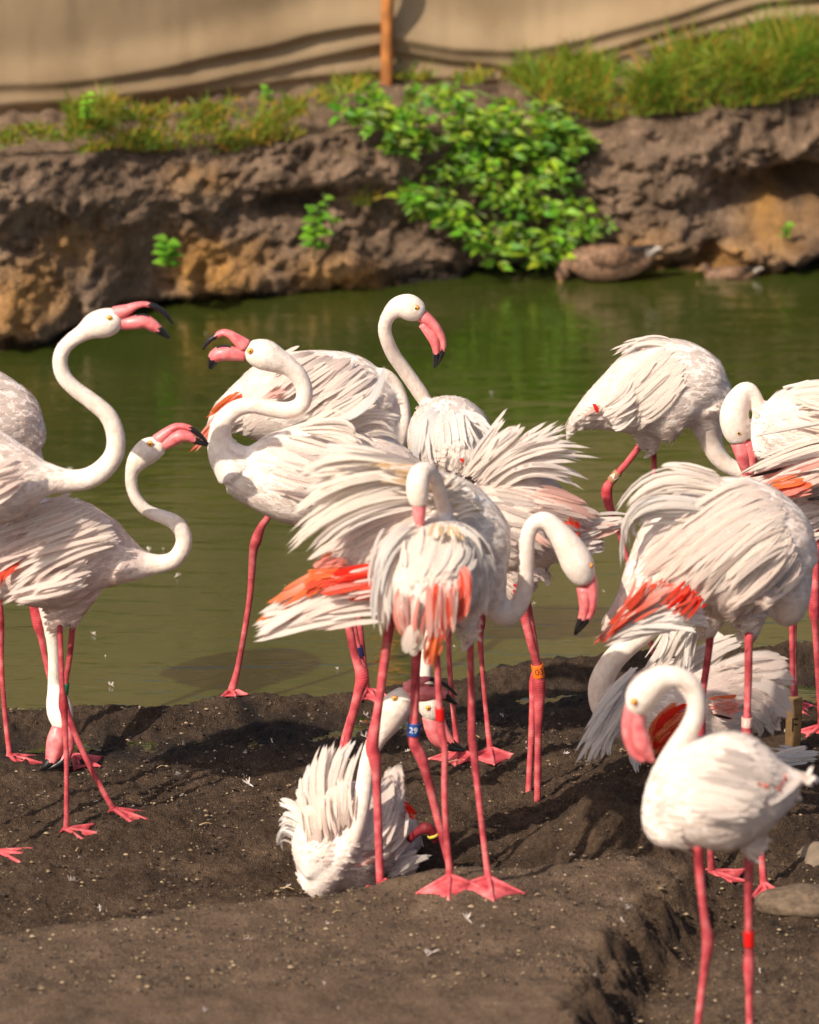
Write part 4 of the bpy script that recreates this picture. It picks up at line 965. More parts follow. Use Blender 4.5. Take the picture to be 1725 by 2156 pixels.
ft = []
for b in BIRDS:
    for lg in b.get('legs', ()):
        if 'foot' in lg:
            p = lg['pts'][-1]; q = W(p[0], p[1], b['Y'] + lg.get('dy', 0))
            lg['pts'][-1] = p
            ft.append((q.x, q.y, q.z - .012))
solve_feet(ft)
# ------------------------------------------------------------------ setting materials
def soil_mat(name, stops, wetc=(.016, .012, .009), fine=240, attr=True, bd=.009):
    m, n, l, b = mat(name)
    tc = nd(n, 'ShaderNodeTexCoord')
    n1 = nd(n, 'ShaderNodeTexNoise', Scale=7.0, Detail=8.0, Roughness=.62); l.new(tc.outputs['Object'], n1.inputs['Vector'])
    n2 = nd(n, 'ShaderNodeTexNoise', Scale=70.0, Detail=6.0, Roughness=.7); l.new(tc.outputs['Object'], n2.inputs['Vector'])
    vo = nd(n, 'ShaderNodeTexVoronoi', Scale=float(fine)); l.new(tc.outputs['Object'], vo.inputs['Vector'])
    a1 = nd(n, 'ShaderNodeMath', operation='MULTIPLY_ADD'); l.new(n2.outputs['Fac'], a1.inputs[0]); a1.inputs[1].default_value = .9; l.new(n1.outputs['Fac'], a1.inputs[2])
    hf = nd(n, 'ShaderNodeMath', operation='MULTIPLY'); l.new(a1.outputs[0], hf.inputs[0]); hf.inputs[1].default_value = .53
    r = ramp(n, stops); l.new(hf.outputs[0], r.inputs[0])
    c = r.outputs[0]
    # pale crumbs
    sp = nd(n, 'ShaderNodeSeparateColor'); l.new(vo.outputs['Color'], sp.inputs[0])
    rc = ramp(n, [(.93, (0, 0, 0)), (.97, (1, 1, 1))]); l.new(sp.outputs[0], rc.inputs[0])
    rd = ramp(n, [(.25, (1, 1, 1)), (.5, (0, 0, 0))]); l.new(vo.outputs['Distance'], rd.inputs[0])
    mm = nd(n, 'ShaderNodeMath', operation='MULTIPLY'); l.new(rc.outputs[0], mm.inputs[0]); l.new(rd.outputs[0], mm.inputs[1])
    c = mixc(n, l, mm.outputs[0], c, (.17, .115, .07))
    rough = .85
    b.inputs['Roughness'].default_value = rough
    b.inputs['Specular IOR Level'].default_value = .25
    if attr:
        at = nd(n, 'ShaderNodeAttribute', attribute_name='Col')
        s2 = nd(n, 'ShaderNodeSeparateColor'); l.new(at.outputs['Color'], s2.inputs[0])
        c = mixc(n, l, s2.outputs[0], c, wetc)
        cl = ramp(n, [(.35, (.30, .15, .045)), (.6, (.60, .31, .09))]); l.new(hf.outputs[0], cl.inputs[0])
        c = mixc(n, l, s2.outputs[1], c, cl.outputs[0])
        sl = ramp(n, [(.36, (.080, .051, .032)), (.5, (.155, .101, .064)), (.66, (.26, .174, .113))]); l.new(hf.outputs[0], sl.inputs[0])
        c = mixc(n, l, s2.outputs[2], c, sl.outputs[0])
        mr = nd(n, 'ShaderNodeMapRange'); l.new(s2.outputs[0], mr.inputs[0]); mr.inputs[3].default_value = .88; mr.inputs[4].default_value = .42
        l.new(mr.outputs[0], b.inputs['Roughness'])
    l.new(c, b.inputs['Base Color'])
    ad = nd(n, 'ShaderNodeMath', operation='MULTIPLY_ADD'); l.new(n2.outputs['Fac'], ad.inputs[0]); ad.inputs[1].default_value = 1.4
    l.new(vo.outputs['Distance'], ad.inputs[2])
    bp = nd(n, 'ShaderNodeBump', Strength=1.0, Distance=bd); l.new(ad.outputs[0], bp.inputs['Height']); l.new(bp.outputs[0], b.inputs['Normal'])
    return m
M_SOIL = soil_mat('mud', [(.34, (.020, .0115, .0065)), (.46, (.054, .032, .018)), (.58, (.104, .065, .039)), (.70, (.20, .13, .08))])
M_BANK = soil_mat('bank clay', [(.36, (.055, .034, .021)), (.45, (.16, .104, .067)), (.55, (.28, .187, .122)), (.66, (.42, .295, .20))], fine=75, bd=.018)

# ------------------------------------------------------------------ near shore: one sheet
def ground():
    xs = np.concatenate([np.linspace(-40, -2.6, 14), np.linspace(-2.2, 2.2, 560), np.linspace(2.6, 40, 14)])
    ys = np.concatenate([np.linspace(-30, -4.3, 12), np.linspace(-4.1, 1.35, 600), np.linspace(1.5, 3.2, 18)])
    X, Y = np.meshgrid(xs, ys)
    x, y = X.ravel(), Y.ravel()
    z = gfix(x, y)
    d = shore(x) - y
    land = smooth(-.12, .04, d)
    f1 = fbm(x * 7, y * 7, oct=3, seed=31); f2 = fbm(x * 26, y * 26, oct=3, seed=37); f3 = fbm(x * 85, y * 85, oct=2, seed=41)
    cl = np.maximum(0, vnoise(x * 48, y * 48, seed=77)) ** 2
    crest = np.interp(x, CRX, CRY); eg = np.interp(y, [-4.5, -3.2, -2.6, -2.1, -1.7, -1.35, -1.1], [.42, .44, .46, .52, .66, .80, .84])
    slab = smooth(.14, -.04, y - crest + .04 * f1) * smooth(.04, -.10, x - eg + .05 * f1)
    z = z + land * (1 - .6 * slab) * (.011 * f1 + .008 * f2 + .0042 * f3 + .010 * cl)
    # torn edge of the shore lip and of the foreground mound: clods
    g = np.hypot(*np.gradient(gbase(x, y).reshape(X.shape), axis=(0, 1))).ravel() if False else np.zeros_like(x)
    lip = np.exp(-((d - .19) / .07) ** 2)
    z = z + .016 * lip * np.maximum(-.6, fbm(x * 16, y * 10, oct=3, seed=51))
    edge = np.interp(y, [-4.5, -3.2, -2.6, -2.1, -1.7, -1.35, -1.1], [.42, .44, .46, .52, .66, .80, .84])
    er = np.exp(-((x - edge - .06) / .12) ** 2) * smooth(-1.05, -1.4, y)
    z = z + .05 * er * fbm(x * 13, y * 13, oct=4, seed=57)
    V = np.stack([x, y, z], 1)
    ny, nx = X.shape
    idx = np.arange(nx * ny).reshape(ny, nx)
    Fc = np.stack([idx[:-1, :-1], idx[:-1, 1:], idx[1:, 1:], idx[1:, :-1]], -1).reshape(-1, 4)
    me = bpy.data.meshes.new('mud_ground')
    me.vertices.add(len(V)); me.vertices.foreach_set('co', V.ravel())
    me.loops.add(Fc.size); me.loops.foreach_set('vertex_index', Fc.ravel().astype(np.int32))
    me.polygons.add(len(Fc)); me.polygons.foreach_set('loop_start', np.arange(0, Fc.size, 4, dtype=np.int32))
    me.polygons.foreach_set('use_smooth', np.ones(len(Fc), bool))
    me.update()
    wet = np.clip(np.exp(-((d - .36) / .17) ** 2) * 1.0 + smooth(.06, -.02, d), 0, 1) * (.75 + .4 * f1)
    run = np.exp(-(((x - (-.50) + (y - .3) * .35) / .05) ** 2)) * smooth(.0, .2, y) * smooth(.65, .5, y)
    wet = np.clip(np.maximum(wet, run), 0, 1)
    cc = np.zeros((len(V), 4), np.float32); cc[:, 0] = wet; cc[:, 2] = np.maximum(slab * .9, .6 * smooth(.10, .25, x - eg + .08 * f1) * smooth(-1.5, -2.0, y + .1 * f1)); cc[:, 3] = 1
    at = me.color_attributes.new('Col', 'FLOAT_COLOR', 'POINT'); at.data.foreach_set('color', cc.ravel())
    me.materials.append(M_SOIL)
    tag(link(bpy.data.objects.new('mud_ground', me)), kind='structure')
ground()

# ------------------------------------------------------------------ pond
def water():
    m, n, l, b = mat('pond water')
    tc = nd(n, 'ShaderNodeTexCoord')
    mp = nd(n, 'ShaderNodeMapping'); l.new(tc.outputs['Object'], mp.inputs[0]); mp.inputs['Scale'].default_value = (.6, 2.6, 1); mp.inputs['Rotation'].default_value = (0, 0, .12)
    n1 = nd(n, 'ShaderNodeTexNoise', Scale=3.6, Detail=3.5, Roughness=.55, Distortion=.7); l.new(mp.outputs[0], n1.inputs['Vector'])
    n2 = nd(n, 'ShaderNodeTexNoise', Scale=11.0, Detail=2.0, Distortion=.8); l.new(mp.outputs[0], n2.inputs['Vector'])
    ad = nd(n, 'ShaderNodeMath', operation='MULTIPLY_ADD'); l.new(n2.outputs['Fac'], ad.inputs[0]); ad.inputs[1].default_value = .16; l.new(n1.outputs['Fac'], ad.inputs[2])
    bp = nd(n, 'ShaderNodeBump', Strength=1.0, Distance=.0065); l.new(ad.outputs[0], bp.inputs['Height'])
    l.new(bp.outputs[0], b.inputs['Normal'])
    n3 = nd(n, 'ShaderNodeTexNoise', Scale=.9, Detail=3.0); l.new(tc.outputs['Object'], n3.inputs['Vector'])
    r = ramp(n, [(.35, (.024, .039, .004)), (.65, (.042, .049, .009))]); l.new(n3.outputs['Fac'], r.inputs[0])
    l.new(r.outputs[0], b.inputs['Base Color'])
    b.inputs['Roughness'].default_value = .03
    b.inputs['IOR'].default_value = 2.3
    b.inputs['Specular IOR Level'].default_value = .8
    mb = MB(); mb.add([(-60, .12, ZWATER), (60, .12, ZWATER), (60, 9, ZWATER), (-60, 9, ZWATER)], [(0, 1, 2, 3)])
    tag(mb.obj('pond_water', m, smooth=False), kind='structure')
water()

# ------------------------------------------------------------------ far bank
_bp = [(-900, 800), (0, 745), (130, 716), (250, 690), (420, 664), (600, 648), (760, 622), (900, 606), (1000, 592), (1200, 580), (1400, 574), (1500, 570), (1725, 558), (2600, 520)]
_bx, _by = zip(*[WZ(px, py, ZWATER)[:2] for px, py in _bp])
def bankY(x): return np.interp(x, _bx, _by)
def curve_on(off, pts):
    """picture points -> (x, z) curve standing 'off' metres behind the waterline"""
    out = []
    for px, py in pts:
        y = 5.0
        for _ in range(6):
            q = W(px, py, y); y = float(bankY(q.x)) + off
        q = W(px, py, y); out.append((q.x, q.z))
    xs, zs = zip(*out)
    return lambda x: np.interp(x, xs, zs)
LIP, FEN = .30, .95
lipz = curve_on(LIP, [(-900, 380), (0, 335), (200, 325), (400, 318), (620, 300), (760, 285), (900, 270), (1100, 280), (1220, 290), (1400, 250), (1600, 225), (1725, 212), (2600, 180)])
_gx = np.linspace(-14, 14, 600)
_gy = np.convolve(np.pad(bankY(_gx), 20, mode='edge'), np.ones(41) / 41, 'valid')
def fenceY(x): return np.interp(x, _gx, _gy) + FEN
fenz = curve_on(FEN, [(-900, 290), (0, 258), (180, 232), (400, 205), (620, 186), (800, 160), (960, 158), (1100, 152), (1300, 120), (1500, 95), (1725, 70), (2600, 0)])
def bank():
    xs = np.concatenate([np.linspace(-60, -4, 12), np.linspace(-3.6, 3.6, 520), np.linspace(4, 60, 12)])
    vs = np.concatenate([np.linspace(0, 1, 110), np.linspace(1.02, 2, 40), np.linspace(2.2, 6, 8)])
    X, Vv = np.meshgrid(xs, vs); x, v = X.ravel(), Vv.ravel()
    xc = np.clip(x, -6, 6)
    zl, zf = lipz(xc), fenz(xc)
    yb = bankY(x)
    q = np.clip(v, 0, 1); p = np.clip(v - 1, 0, 1)
    off = LIP * (q ** 1.6) + (FEN - LIP) * p + np.maximum(0, v - 2) * 6
    z = -.35 + (zl + .35) * q ** .9 + (zf - zl) * p ** .8
    inn = np.where(v <= 1, 1, np.maximum(0, 1 - p * 1.5))
    big = fbm(x * 1.9, z * 2.6, oct=2, seed=61); mid = fbm(x * 5.5, z * 6.5, oct=3, seed=63); fin = fbm(x * 19, z * 21, oct=3, seed=67)
    disp = .12 * big + .042 * (np.abs(mid) * 1.6 - .4) + (.030 * fin + .018 * fbm(x * 55, z * 60, oct=2, seed=69))
    # overhanging lip: pulled forward near the top, hollowed under it
    disp = disp + .05 * np.exp(-((q - .86) / .10) ** 2) - .06 * np.exp(-((q - .62) / .12) ** 2) * (.6 + .5 * big) + .05 * np.exp(-((q - .40) / .08) ** 2)
    # cave on the right and block edges, given in picture x along the waterline
    def at(px): return float(np.interp(px, [b[0] for b in _bp], _bx))
    for px, qq, sx, sq, a in ((1640, .62, .22, .09, -.24), (1720, .58, .2, .11, -.28), (1500, .36, .06, .10, -.22), (1380, .7, .35, .25, .14), (620, .72, .20, .06, -.20), (900, .45, .3, .3, -.12), (330, .55, .10, .25, -.12), (60, .5, .2, .3, .08), (1640, .36, .25, .14, .12)):
        disp = disp + a * np.exp(-((x - at(px)) / sx) ** 2 - ((q - qq) / sq) ** 2)
    under = np.exp(-((z + .01) / .05) ** 2)
    y = yb + off - disp * inn + .10 * under * (v < 1)
    z = z + inn * (.02 * mid + .03 * big) * np.clip(v * 3, 0, 1) + (1 - inn) * .02 * fin
    clay = np.zeros_like(x)
    for px, qq, sx, sq, a in ((60, .45, .20, .14, .8), (450, .50, .20, .14, .8), (690, .35, .22, .15, .6), (1640, .50, .20, .12, 1.0), (1560, .35, .2, .12, .6), (1330, .38, .2, .16, .45), (180, .62, .2, .1, .5), (420, .88, .15, .08, .5), (1290, .2, .3, .12, .35), (560, .2, .5, .1, .35)):
        clay = np.maximum(clay, a * np.exp(-((x - at(px)) / sx) ** 2 - ((q - qq) / sq) ** 2))
    clay = np.clip(clay * (1.25 + .9 * mid) - .10, 0, 1) * (v < 1.05)
    V = np.stack([x, y, z], 1)
    ny, nx = X.shape; idx = np.arange(nx * ny).reshape(ny, nx)
    Fc = np.stack([idx[:-1, :-1], idx[:-1, 1:], idx[1:, 1:], idx[1:, :-1]], -1).reshape(-1, 4)
    me = bpy.data.meshes.new('far_bank'); me.from_pydata(V.tolist(), [], Fc.tolist()); me.update()
    me.polygons.foreach_set('use_smooth', np.ones(len(Fc), bool))
    cc = np.zeros((len(V), 4), np.float32); cc[:, 0] = np.clip(np.exp(-((z + .02) / .05) ** 2), 0, 1); cc[:, 1] = clay; cc[:, 3] = 1
    at_ = me.color_attributes.new('Col', 'FLOAT_COLOR', 'POINT'); at_.data.foreach_set('color', cc.ravel())
    me.materials.append(M_BANK)
    tag(link(bpy.data.objects.new('far_bank', me)), kind='structure')
    return at
AT = bank()

# ------------------------------------------------------------------ fabric fence
def fence():
    root = thing('fabric_fence', (0, float(bankY(0.)) + FEN, float(fenz(0.))), 'tan hessian fabric fence with sagging folds along the top of the far bank', 'fence')
    m, n, l, b = mat('hessian')
    tc = nd(n, 'ShaderNodeTexCoord')
    def wave(dirn, sc, dist):
        wv = nd(n, 'ShaderNodeTexWave', Scale=sc, Distortion=dist, Detail=2.0); wv.bands_direction = dirn
        l.new(tc.outputs['Object'], wv.inputs['Vector']); return wv.outputs['Fac']
    wx, wz_ = wave('X', 30, 3), wave('Z', 34, 3)
    mu = nd(n, 'ShaderNodeMath', operation='ADD'); l.new(wx, mu.inputs[0]); l.new(wz_, mu.inputs[1])
    no = nd(n, 'ShaderNodeTexNoise', Scale=2.2, Detail=6.0); l.new(tc.outputs['Object'], no.inputs['Vector'])
    ad = nd(n, 'ShaderNodeMath', operation='MULTIPLY_ADD'); l.new(mu.outputs[0], ad.inputs[0]); ad.inputs[1].default_value = .22; l.new(no.outputs['Fac'], ad.inputs[2])
    r = ramp(n, [(.40, (.19, .128, .068)), (.8, (.36, .26, .155))]); l.new(ad.outputs[0], r.inputs[0])
    l.new(r.outputs[0], b.inputs['Base Color']); b.inputs['Roughness'].default_value = .9; b.inputs['Specular IOR Level'].default_value = .1
    bp = nd(n, 'ShaderNodeBump', Strength=.25, Distance=.004); l.new(mu.outputs[0], bp.inputs['Height']); l.new(bp.outputs[0], b.inputs['Normal'])
    xs = np.concatenate([np.linspace(-14, -3.8, 40), np.linspace(-3.7, 3.7, 420), np.linspace(3.8, 14, 40)]); hs = np.concatenate([np.linspace(-.06, .62, 150), np.linspace(.65, 2.2, 30)])
    X, H = np.meshgrid(xs, hs); x, h = X.ravel(), H.ravel()
    xp = AT(815)
    wl = np.clip((xp - x) / 1.9, 0, 1)           # 0 at the post, 1 far left
    wr_ = np.clip((x - xp) / 1.6, 0, 1)
    # slack folds: heights of the ridges above the fabric's foot
    d = np.zeros_like(x)
    for k, (h0, hl, amp, sg) in enumerate(((.26, .15, .05, .035), (.155, .075, .045, .030), (.05, .03, .03, .022))):
        hc = np.where(x < xp, h0 + (hl - h0) * smooth(0, 1, wl) - .04 * np.sin(wl * math.pi) * (k < 2), h0 * .8 - .10 * np.sin(np.clip(wr_, 0, 1) * math.pi) * (1 - k * .2) + .05 * wr_)
        hc = hc + .012 * fbm(x * 1.7 + k * 9, x * 0 + k, oct=3, seed=71 + k)
        fade = np.where(x < xp, .25 + .75 * smooth(1.15, .2, wl) + (k == 0) * .2, .9)
        e = (h - hc)
        d = d + amp * fade * np.where(e > 0, np.exp(-(e / (sg * 2.4)) ** 2), np.exp(-(e / (sg * 1.0)) ** 2))
    d = d + .008 * fbm(x * 1.3, h * 2.5, oct=2, seed=79) + .003 * fbm(x * 12, h * 2.0, oct=2, seed=83)
    V = np.stack([x, fenceY(x) - d, fenz(np.clip(x, -6, 6)) + h], 1)
    ny, nx = X.shape; idx = np.arange(nx * ny).reshape(ny, nx)
    Fc = np.stack([idx[:-1, :-1], idx[:-1, 1:], idx[1:, 1:], idx[1:, :-1]], -1).reshape(-1, 4)
    mb = MB(); mb.add(V.tolist(), Fc.tolist()); mb.obj('fabric', m, root)
    pm = plain('post wood', (.36, .135, .035), .8, .4, 14, .4)
    for px in (815, -800, 2050):
        x = AT(px); y = float(fenceY(x)) - .08; z = float(fenz(x)) - .02
        v, f, u, _ = loft([(x - .005, y, z - .25, .026), (x, y, z + .4, .026), (x + .01, y, z + 1.1, .025), (x + .012, y, z + 2.3, .024)], 14, 1, 6)
        mb = MB(); mb.add(v, f, u); mb.obj('post', pm, root)
fence()

# ------------------------------------------------------------------ green things on the bank
def leaf_mat(name, c0, c1, tr=.35):
    m, n, l, b = mat(name)
    at = nd(n, 'ShaderNodeAttribute', attribute_name='Col')
    oi = nd(n, 'ShaderNodeObjectInfo')
    tc = nd(n, 'ShaderNodeTexCoord')
    no = nd(n, 'ShaderNodeTexNoise', Scale=9.0, Detail=2.0); l.new(tc.outputs['Object'], no.inputs['Vector'])
    r = ramp(n, [(.3, c0), (.7, c1)]); l.new(no.outputs['Fac'], r.inputs[0])
    c = mixc(n, l, 1.0, r.outputs[0], at.outputs['Color'], 'MULTIPLY')
    l.new(c, b.inputs['Base Color']); b.inputs['Roughness'].default_value = .5; b.inputs['Specular IOR Level'].default_value = .35
    t = nd(n, 'ShaderNodeBsdfTranslucent'); l.new(c, t.inputs[0])
    mx = nd(n, 'ShaderNodeMixShader'); mx.inputs[0].default_value = tr
    l.new(b.outputs[0], mx.inputs[1]); l.new(t.outputs[0], mx.inputs[2]); l.new(mx.outputs[0], n['Material Output'].inputs[0])
    return m
M_LEAF = leaf_mat('bush leaf', (.06, .19, .012), (.17, .34, .02))
M_GRASS = leaf_mat('grass blade', (.10, .20, .015), (.24, .33, .035))
M_STEM = plain('stem', (.10, .13, .03), .7, .3, 30)

def leaf_geo(mb, p, d, nrm, L, c, lob=True):
    """a leaf with a folded midrib and toothed outline"""
    d = d / np.linalg.norm(d); s = np.cross(d, nrm); s /= np.linalg.norm(s) + 1e-9; u = np.cross(s, d)
    prof = [(0, .03), (.18, .30), (.34, .40), (.46, .34), (.62, .30), (.80, .16), (1, .0)] if lob else [(0, .03), (.25, .23), (.55, .20), (.8, .09), (1, 0)]
    V, Fc = [], []
    for t, wv in prof:
        q = p + d * (L * t) - u * (L * .25 * t * t)
        V += [q - s * (L * wv) + u * (L * wv * .35), q, q + s * (L * wv) + u * (L * wv * .35)]
    for i in range(len(prof) - 1):
        a = i * 3; Fc += [(a, a + 1, a + 4, a + 3), (a + 1, a + 2, a + 5, a + 4)]
    mb.add(V, Fc, None, c)
def inpoly(x, y, P):
    r = False; j = len(P) - 1
    for i in range(len(P)):
        if (P[i][1] > y) != (P[j][1] > y) and x < (P[j][0] - P[i][0]) * (y - P[i][1]) / (P[j][1] - P[i][1]) + P[i][0]: r = not r
        j = i
    return r
def face_at(px, py, lift=.1):
    y = 5.0
    for _ in range(6):
        q = W(px, py, y); x = q.x
        zl, zf = float(lipz(x)), float(fenz(x))
        if q.z < zl: o = LIP * max(0, (q.z + .35) / (zl + .35)) ** 1.8
        else: o = LIP + (FEN - LIP) * min(1, (q.z - zl) / max(.02, zf - zl)) ** 1.25
        y = float(bankY(x)) + o - lift
    return np.array(W(px, py, y))
def bush():
    P = [(705, 190), (770, 165), (860, 170), (960, 180), (1080, 205), (1160, 215), (1180, 260), (1225, 270), (1240, 300), (1195, 330), (1200, 385), (1240, 420), (1290, 455), (1270, 490), (1215, 500), (1200, 545), (1110, 560), (1020, 555), (985, 500), (935, 470), (880, 445), (845, 410), (900, 355), (860, 320), (800, 310), (760, 260), (715, 240)]
    base = face_at(1000, 300, .0)
    root = thing('trailing_bush', tuple(base), 'bright green leafy bush trailing down the far bank below the fence post', 'bush')
    mb = MB(); k = 0; near = []
    cnt = 0
    while cnt < 780:
        px, py = random.uniform(690, 1300), random.uniform(160, 565)
        if not inpoly(px, py, P): continue
        if vnoise(px * .018, py * .02, seed=5) < -.12 and random.random() < .82: continue
        if vnoise(px * .05, py * .05, seed=6) < -.35: continue
        cnt += 1
        p = face_at(px, py, random.uniform(.02, .20))
        axis = np.array((random.gauss(0, .6), -.8 + random.gauss(0, .25), random.gauss(.0, .45))); axis /= np.linalg.norm(axis)
        shade = random.uniform(.75, 1.25)
        for j in range(random.choice((3, 5, 5))):
            a = random.uniform(-1.3, 1.3)
            d = np.array((math.sin(a) * 1.1 + random.gauss(0, .25), -.5, .6 * math.cos(a) - .45 + random.gauss(0, .25)))
            nrm = np.array((random.gauss(-.15, .35), -.8 + random.gauss(0, .25), .55)); L = random.choice((.018, .025, .032, .04, .052)) * random.uniform(.85, 1.15)
            c = tuple(np.array((1.1, 1.1, 1.0)) * shade * random.choice((.4, .6, .8, 1.0, 1.0, 1.2, 1.45)) * np.array((random.uniform(.75, 1.75), 1, .9)))
            near.append((p[1], p + d / np.linalg.norm(d) * random.uniform(.0, .03), d, nrm, L, c))
    near.sort(key=lambda a: a[0] - a[4])
    for i, (_, p, d, nrm, L, c) in enumerate(near):
        if i < 280:
            q = MB(); leaf_geo(q, p, d, nrm, L * 1.25, c, 0); q.obj('leaf', M_LEAF, root)
        else: leaf_geo(mb, p, d, nrm, L * 1.15, c, 0)
    tag(mb.obj('foliage', M_LEAF, root), kind='stuff')
    for pts in ([(760, 200), (860, 260), (960, 340), (1040, 450), (1080, 540)], [(900, 190), (1040, 270), (1120, 360), (1190, 470)], [(800, 220), (900, 330), (930, 430)], [(1000, 190), (1120, 240), (1200, 290)]):
        v, f, u, _ = loft([(*face_at(a, b, .04), .006) for a, b in pts], 6, 1, 4)
        q = MB(); q.add(v, f, u); q.obj('stem', M_STEM, root)
bush()

def blade_strip(mb, p, d, L, wd, c, bend=.5):
    s = np.cross(d, (0, -1, .3)); s /= np.linalg.norm(s) + 1e-9
    g = np.array((random.gauss(0, .3), random.gauss(-.2, .3), -1.0)); V, Fc = [], []
    n = 4
    for i in range(n + 1):
        t = i / n; q = p + d * (L * t) + g * (L * bend * t * t * .6); wv = wd * (1 - t) ** .7 * .5 + .0003
        V += [q - s * wv, q + s * wv]
    for i in range(n): Fc.append((2 * i, 2 * i + 1, 2 * i + 3, 2 * i + 2))
    mb.add(V, Fc, None, c)
def grass(name, areas):
    mb = MB()
    for P, cnt, Lr, dry in areas:
        k = 0
        x0, x1 = min(a for a, b in P), max(a for a, b in P); y0, y1 = min(b for a, b in P), max(b for a, b in P)
        while k < cnt:
            px, py = random.uniform(x0, x1), random.uniform(y0, y1)
            if not inpoly(px, py, P): continue
            if vnoise(px * .016, py * .03, seed=15) < -.02 and random.random() < .85: continue
            k += 1
            p = face_at(px, py, -.01)
            for j in range(6):
                d = np.array((random.gauss(0, .5), random.gauss(-.25, .3), 1.0)); d /= np.linalg.norm(d)
                L = Lr[0] + (Lr[1] - Lr[0]) * random.random() ** 1.8; c = np.array((random.uniform(.75, 1.4), random.uniform(.8, 1.15), random.uniform(.7, 1.1)))
                if random.random() < dry: c = c * np.array((2.0, 1.05, 1.6))
                blade_strip(mb, p + np.array((random.gauss(0, .015), random.gauss(0, .015), 0)), d, L, random.uniform(.004, .009), tuple(c), random.uniform(.2, 1.1))
    tag(mb.obj(name, M_GRASS), kind='stuff')
grass('bank_grass', [
    ([(1330, 170), (1420, 120), (1560, 90), (1900, 60), (1900, 190), (1725, 200), (1560, 225), (1420, 240), (1320, 215)], 1500, (.06, .30), .2),
    ([(1090, 160), (1200, 130), (1330, 160), (1260, 215), (1130, 215)], 300, (.08, .24), .15),
    ([(160, 245), (300, 235), (420, 215), (560, 210), (640, 210), (630, 290), (480, 320), (330, 320), (170, 320)], 520, (.03, .11), .45),
    ([(150, 230), (225, 225), (230, 260), (160, 300)], 130, (.08, .18), .4),
    ([(-200, 290), (120, 265), (150, 300), (0, 310), (-200, 330)], 160, (.03, .08), .4),
    ([(1150, 205), (1340, 195), (1400, 235), (1300, 250), (1210, 262), (1160, 235)], 150, (.03, .12), .35),
    ([(840, 120), (1100, 120), (1120, 175), (960, 180), (850, 165)], 130, (.04, .13), .25),
    ([(640, 200), (860, 110), (900, 150), (740, 190), (690, 230)], 160, (.04, .12), .3),
    ([(700, 290), (760, 300), (800, 420), (760, 440), (720, 360)], 70, (.06, .16), .6)])

def weed(px, py, hpx, n, label, tilt=0.0, sc=1.0):
    b = face_at(px, py, .02); h = hpx * mpp(5.2)
    root = thing('weed_plant', tuple(b), label, 'weed', 'weeds on the bank face')
    top = b + np.array((tilt * h, -.10, h))
    v, f, u, _ = loft([(*b, .004), (*((b + top) / 2 + np.array((0, -.05, 0))), .0035), (*top, .002)], 6, 1, 5)
    q = MB(); q.add(v, f, u); q.obj('stem', M_STEM, root)
    for i in range(n):
        t = .25 + .75 * i / n; p = b * (1 - t) + top * t + np.array((0, -.05 * (1 - (2 * t - 1) ** 2), 0))
        a = i * 2.4 + random.random()
        d = np.array((math.cos(a), -.35 + .5 * math.sin(a), .25)); nrm = np.array((0, -.5, .9))
        q = MB(); leaf_geo(q, p, d, nrm, random.uniform(.05, .075) * sc, tuple(np.array((1.0, 1.0, 1.0)) * random.uniform(.9, 1.4))); q.obj('leaf', M_LEAF, root)
weed(355, 570, 85, 12, 'small green weed on the bank face to the left, above the calling flamingo')
weed(662, 545, 130, 13, 'tall light green weed on the bank face left of the bush', .05)
weed(700, 480, 90, 6, 'thin drooping weed hanging between the tall weed and the bush', -.2, .7)
weed(185, 260, 80, 14, 'upright pale weed in front of the fabric fence at the left', .03, .5)
weed(1645, 510, 60, 6, 'tiny weed sprouting on the orange clay at the right', .1, .6)
weed(560, 215, 50, 8, 'little leafy weed at the foot of the fence folds', .1, .6)

# ------------------------------------------------------------------ the flock
for b in BIRDS: bird(**b)
finish_bodies()

# ------------------------------------------------------------------ ducks by the far bank
def duck_mat():
    m, n, l, b = mat('duck plumage')
    tc = nd(n, 'ShaderNodeTexCoord')
    vo = nd(n, 'ShaderNodeTexVoronoi', Scale=55.0); l.new(tc.outputs['Object'], vo.inputs['Vector'])
    no = nd(n, 'ShaderNodeTexNoise', Scale=18.0, Detail=4.0); l.new(tc.outputs['Object'], no.inputs['Vector'])
    ad = nd(n, 'ShaderNodeMath', operation='MULTIPLY_ADD'); l.new(vo.outputs['Distance'], ad.inputs[0]); ad.inputs[1].default_value = .7; l.new(no.outputs['Fac'], ad.inputs[2])
    r = ramp(n, [(.4, (.025, .012, .007)), (.65, (.075, .036, .018)), (.95, (.20, .11, .06))]); l.new(ad.outputs[0], r.inputs[0])
    l.new(r.outputs[0], b.inputs['Base Color']); b.inputs['Roughness'].default_value = .75
    return m
M_DUCK = duck_mat(); M_DW = plain('duck pale', (.42, .36, .30), .8, .1, 40); M_DB = plain('duck bill', (.22, .12, .04), .5, .2, 60); M_DD = plain('duck dark', (.03, .02, .016), .7, .3, 60)
